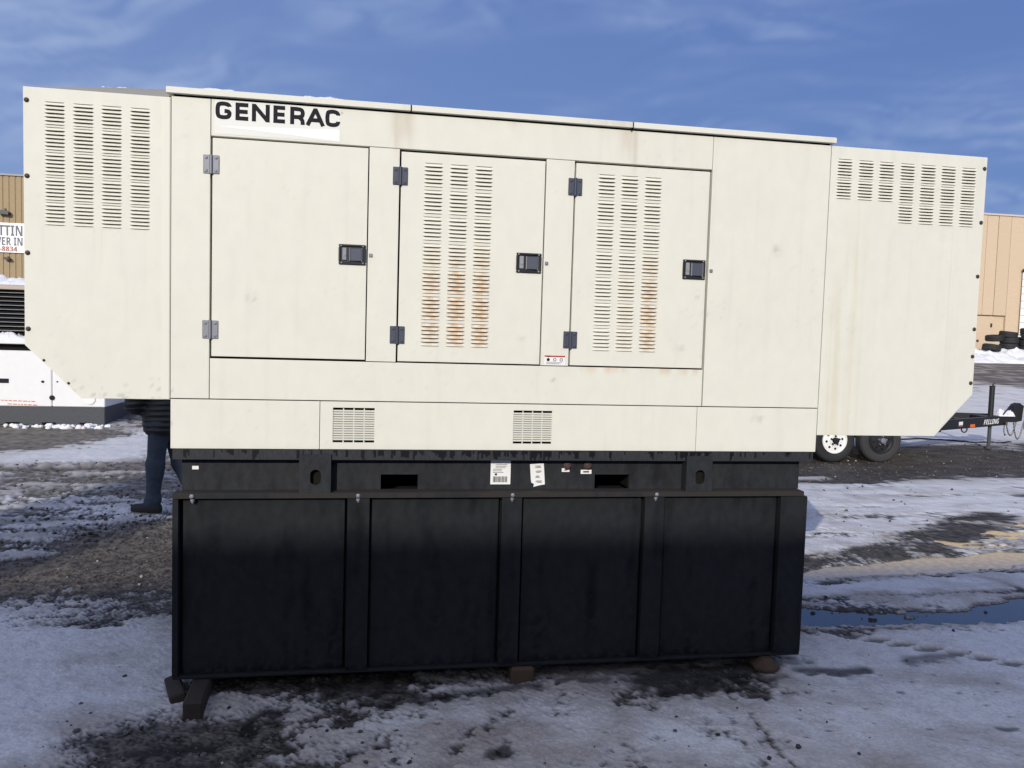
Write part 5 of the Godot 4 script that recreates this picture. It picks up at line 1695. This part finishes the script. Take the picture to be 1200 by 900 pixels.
func make_person() -> void:
	var base := Vector3(-2.035, 0.012, -4.0)
	var p := thing("person", "person in a black quilted jacket and dark jeans, hands in pockets, standing behind the tank", "person", base)
	var F := Vector3(-0.92, 0, -0.38).normalized()
	var R := F.cross(Vector3.UP)
	var at := func(f: float, u: float, r: float) -> Vector3: return F * f + Vector3.UP * u + R * r
	var hipL: Vector3 = at.call(0.0, 0.88, -0.09)
	var hipR: Vector3 = at.call(0.0, 0.88, 0.09)
	var kneeL: Vector3 = at.call(0.040, 0.48, -0.10)
	var kneeR: Vector3 = at.call(-0.09, 0.47, 0.10)
	var ankL: Vector3 = at.call(0.07, 0.09, -0.10)
	var ankR: Vector3 = at.call(-0.27, 0.09, 0.11)
	var lo := Vector3(-0.62, -0.02, -0.60)
	var hi := Vector3(0.62, 1.80, 0.60)
	# body
	var sh := 1.43
	var elL: Vector3 = at.call(0.185, 1.055, -0.215)
	var wrL: Vector3 = at.call(0.13, 0.99, -0.05)
	var elR: Vector3 = at.call(0.10, 1.08, 0.27)
	var wrR: Vector3 = at.call(0.13, 0.99, 0.07)
	var bones := [
		[hipL, hipR, 0.115, 0.115], [at.call(0, 0.95, 0), at.call(0.01, 1.30, 0), 0.13, 0.145], [at.call(0, 1.36, -0.12), at.call(0, 1.36, 0.12), 0.09, 0.09],
		[at.call(0, 1.42, 0), at.call(0.02, 1.56, 0), 0.058, 0.054],
		[hipL, kneeL, 0.088, 0.058], [kneeL, ankL, 0.055, 0.038], [hipR, kneeR, 0.088, 0.058], [kneeR, ankR, 0.055, 0.038],
		[ankL, ankL + F * 0.16 - Vector3(0, 0.055, 0), 0.04, 0.032], [ankR, ankR + F * 0.16 - Vector3(0, 0.055, 0), 0.04, 0.032],
		[at.call(0, 1.40, -0.18), elL, 0.055, 0.042], [elL, wrL, 0.041, 0.027], [at.call(0, 1.40, 0.18), elR, 0.055, 0.042], [elR, wrR, 0.041, 0.027],
	]
	var body := nets(bones, 0.016, 0.05, lo, hi)
	# head and hands on finer grids
	var hc: Vector3 = at.call(0.035, 1.655, 0)
	var head := [[hc + Vector3(0, 0.03, 0) - F * 0.02, hc + Vector3(0, 0.035, 0) + F * 0.02, 0.083, 0.078], [hc + Vector3(0, -0.05, 0) + F * 0.03, hc + Vector3(0, -0.075, 0) + F * 0.045, 0.052, 0.036],
		[hc + Vector3(0, 0.015, 0) + F * 0.088, hc + Vector3(0, -0.018, 0) + F * 0.104, 0.009, 0.014], [hc + Vector3(0, 0.03, 0) + F * 0.078 - R * 0.035, hc + Vector3(0, 0.03, 0) + F * 0.078 + R * 0.035, 0.014, 0.014],
		[hc + Vector3(0, -0.048, 0) + F * 0.083 - R * 0.018, hc + Vector3(0, -0.048, 0) + F * 0.083 + R * 0.018, 0.010, 0.010],
		[hc + R * 0.078 + Vector3(0, -0.015, 0), hc + R * 0.082 + Vector3(0, 0.02, 0) - F * 0.01, 0.013, 0.018], [hc - R * 0.078 + Vector3(0, -0.015, 0), hc - R * 0.082 + Vector3(0, 0.02, 0) - F * 0.01, 0.013, 0.018]]
	var hm := nets(head, 0.007, 0.022, hc - Vector3(0.15, 0.16, 0.15), hc + Vector3(0.15, 0.15, 0.15))
	for part in [hm, hand(wrL, F, R, -1.0), hand(wrR, F, R, 1.0)]:
		var b0 := body.v.size()
		body.v.append_array(part.v); body.n.append_array(part.n); body.c.append_array(part.c)
		for q in part.ix:
			body.ix.append(q + b0)
	put("body", body.mesh(M.skin), p)
	var hair := nets([[hc + Vector3(0, 0.052, 0) - F * 0.04, hc + Vector3(0, 0.058, 0) + F * 0.015, 0.082, 0.074], [hc + Vector3(0, 0.0, 0) - F * 0.06, hc + Vector3(0, -0.04, 0) - F * 0.05, 0.06, 0.045]], 0.010, 0.03, hc - Vector3(0.17, 0.16, 0.17), hc + Vector3(0.17, 0.18, 0.17))
	put("hair", hair.mesh(M.hair), p)
	for s in [-1.0, 1.0]:
		var ey := MB.new()
		ey.lathe(hc + Vector3(0, 0.012, 0) + F * 0.074 + R * 0.031 * s, F, [Vector2(0.012, 0.0), Vector2(0.010, 0.006), Vector2(0.004, 0.0095), Vector2(0.0, 0.010)], 12)
		put("eye", ey.mesh(M.ink), p)
	var jacket := nets([
		[at.call(0.01, 0.86, -0.05), at.call(0.01, 0.86, 0.05), 0.165, 0.165], [at.call(0.02, 0.98, -0.04), at.call(0.02, 0.98, 0.04), 0.165, 0.165], [at.call(0, 0.90, 0), at.call(0.02, 1.30, 0), 0.165, 0.175], [at.call(0, 1.37, -0.11), at.call(0, 1.37, 0.11), 0.105, 0.105], [at.call(0, 1.44, 0), at.call(0.015, 1.52, 0), 0.085, 0.08],
		[at.call(0, 1.39, -0.19), elL, 0.086, 0.074], [elL, wrL - (wrL - elL) * 0.06, 0.074, 0.060], [at.call(0, 1.39, 0.19), elR, 0.082, 0.070], [elR, wrR - (wrR - elR) * 0.06, 0.070, 0.052]],
		0.013, 0.05, lo, hi, 0.013, 0.772, 1.535)
	put("jacket", jacket.mesh(M.jacket), p)
	var jeans := nets([[hipL, hipR, 0.128, 0.128], [hipL, kneeL, 0.102, 0.076], [kneeL, ankL + Vector3(0, 0.02, 0), 0.076, 0.062], [hipR, kneeR, 0.108, 0.082], [kneeR, ankR + Vector3(0, 0.02, 0), 0.080, 0.066],
		[kneeL + F * 0.004, kneeL + Vector3(0, -0.08, 0), 0.076, 0.072], [ankL + Vector3(0, 0.05, 0) - F * 0.01, ankL + Vector3(0, 0.03, 0) + F * 0.02, 0.070, 0.062]], 0.013, 0.035, lo, hi, 0.0, 0.075, 0.98)
	put("jeans", jeans.mesh(M.jeans), p)
	for fk in [[ankL, "left"], [ankR, "right"]]:
		var a: Vector3 = fk[0]
		var shoe := nets([[a + Vector3(0, -0.02, 0) - F * 0.03, a + Vector3(0, -0.035, 0) + F * 0.08, 0.058, 0.048], [a + Vector3(0, -0.05, 0) - F * 0.055, a + Vector3(0, -0.05, 0) + F * 0.19, 0.038, 0.040], [a + Vector3(0, -0.045, 0) + F * 0.12, a + Vector3(0, -0.05, 0) + F * 0.18, 0.045, 0.040]], 0.009, 0.03, a - Vector3(0.32, 0.12, 0.32), a + Vector3(0.32, 0.12, 0.32), 0.0, 0.012, 0.16)
		var so := put("shoe", shoe.mesh(M.rubber), p)
		var sole := nets([[a + Vector3(0, -0.082, 0) - F * 0.055, a + Vector3(0, -0.082, 0) + F * 0.19, 0.043, 0.044]], 0.009, 0.02, a - Vector3(0.32, 0.13, 0.32), a + Vector3(0.32, 0.12, 0.32), 0.0, -0.005, 0.022)
		put("sole", sole.mesh(mat(0.16, 0.15, 0.14, 0.8)), so)

func hand(w: Vector3, F: Vector3, R: Vector3, s: float) -> MB:
	var d := (F * 0.9 - Vector3(0, 0.25, 0)).normalized()
	var up := Vector3.UP
	var b := [[w, w + d * 0.05, 0.027, 0.030], [w + d * 0.045 + up * 0.02, w + d * 0.085 + up * 0.022, 0.018, 0.016], [w + d * 0.045 - up * 0.02, w + d * 0.08 - up * 0.022, 0.018, 0.015]]
	var inn := -R * s
	for k in 4:
		var r0 := w + d * (0.088 - 0.004 * absf(k - 1)) + up * (0.030 - 0.020 * k)
		var l: float = [0.040, 0.045, 0.042, 0.033][k]
		var r1 := r0 + d * l + inn * 0.006
		var r2 := r1 + (d * 0.55 + inn * 0.8).normalized() * l * 0.62
		var r3 := r2 + (d * -0.1 + inn * 1.0).normalized() * l * 0.45
		b.append([r0, r1, 0.0095, 0.0088]); b.append([r1, r2, 0.0088, 0.0080]); b.append([r2, r3, 0.0080, 0.0068])
	var t0 := w + d * 0.03 + up * 0.028
	var t1 := t0 + (d * 0.7 + up * 0.5 + inn * 0.6).normalized() * 0.042
	b.append([t0, t1, 0.013, 0.0105]); b.append([t1, t1 + (d * 0.9 + inn * 0.6).normalized() * 0.034, 0.0105, 0.008])
	return nets(b, 0.005, 0.006, w - Vector3(0.24, 0.16, 0.24), w + Vector3(0.24, 0.16, 0.24))

# ------------------------------------------------------------------ sky
var SUN_TO := Vector3.UP
func make_sky() -> Sky:
	var W := 1536
	var H := 768
	var im := Image.create(W, H, false, Image.FORMAT_RGBF)
	var n1 := noise(1.0, 5, 401)
	var n2 := noise(1.0, 4, 402)
	for j in H:
		var el := PI * (0.5 - (j + 0.5) / H)
		if el < -0.02:
			im.fill_rect(Rect2i(0, j, W, H - j), Color(0.16, 0.15, 0.145))
			break
		var se := maxf(sin(el), 0.0)
		for i in W:
			var az := TAU * (i + 0.5) / W
			var left := 0.5 - 0.5 * sin(az - 0.25)          # paler to the left
			var t := pow(se, 0.55)
			var c := Color(0.165, 0.305, 0.60).lerp(Color(0.017, 0.091, 0.365), clampf(t * (1.55 - 0.50 * left), 0, 1))
			c = c.lerp(Color(0.30, 0.37, 0.50), left * 0.30 * (1.0 - t))
			# thin cirrus drawn out across the sky
			var q := 1.0 / (se + 0.16)
			var dx := sin(az) * cos(el) * q
			var dz := -cos(az) * cos(el) * q
			var wx := dx * 0.92 + dz * 0.30
			var wz := -dx * 0.30 + dz * 0.92
			var a := n1.get_noise_2d(wx * 0.5, wz * 1.3)
			var w1 := n2.get_noise_2d(wx * 0.8 + 30.0, wz * 0.8)
			var b := n2.get_noise_2d(wx * 1.4 + 1.2 * w1, wz * 8.0 + 3.0 * w1)
			var f := n1.get_noise_2d(wx * 5.0 + 2.0 * w1, wz * 26.0 + 6.0 * w1)
			var cl := smoothstep(-0.25, 0.55, a + 0.25 * left) * clampf(0.42 + 0.95 * b + 0.45 * f, 0, 1)
			c = c.lerp(Color(0.35, 0.46, 0.68), clampf(cl, 0, 1) * 0.50)
			# whitish haze added around the low sun behind the viewer, to fill the shade
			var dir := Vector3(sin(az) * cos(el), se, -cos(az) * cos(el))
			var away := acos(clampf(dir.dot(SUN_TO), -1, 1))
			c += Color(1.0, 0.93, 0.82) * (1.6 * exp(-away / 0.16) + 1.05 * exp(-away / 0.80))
			im.set_pixel(i, j, c)
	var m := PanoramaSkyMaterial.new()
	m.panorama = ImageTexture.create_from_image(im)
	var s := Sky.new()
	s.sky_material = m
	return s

func _ready() -> void:
	var cam := Camera3D.new()
	cam.name = "camera"
	cam.position = Vector3(0, 1.80, 3.8918)
	cam.rotation_degrees = Vector3(-3.42338, -9.46841, 1.68544)
	cam.fov = 52.37
	cam.near = 0.05
	cam.far = 2000.0
	add_child(cam)
	cam.current = true
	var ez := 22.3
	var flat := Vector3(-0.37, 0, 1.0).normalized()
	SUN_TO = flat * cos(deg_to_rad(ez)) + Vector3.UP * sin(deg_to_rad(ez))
	var env := Environment.new()
	env.background_mode = Environment.BG_SKY
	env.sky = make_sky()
	env.background_energy_multiplier = 1.0
	env.tonemap_mode = Environment.TONE_MAPPER_LINEAR
	env.tonemap_exposure = 1.06
	env.sdfgi_enabled = true
	env.ssao_enabled = true
	env.ssil_enabled = true
	var we := WorldEnvironment.new()
	we.name = "world_environment"
	we.environment = env
	add_child(we)
	var sun := DirectionalLight3D.new()
	sun.name = "sun"
	sun.light_energy = 0.98
	sun.light_color = Color(1.0, 0.972, 0.925)
	sun.light_angular_distance = 0.5
	sun.shadow_enabled = true
	sun.look_at_from_position(SUN_TO * 40.0, Vector3.ZERO, Vector3.UP)
	add_child(sun)
	make_materials()
	make_ground()
	make_stones()
	make_buildings()
	make_far_generator()
	make_trailer()
	make_tyres()
	make_generator()
	make_blocks()
	make_snow()
	make_person()
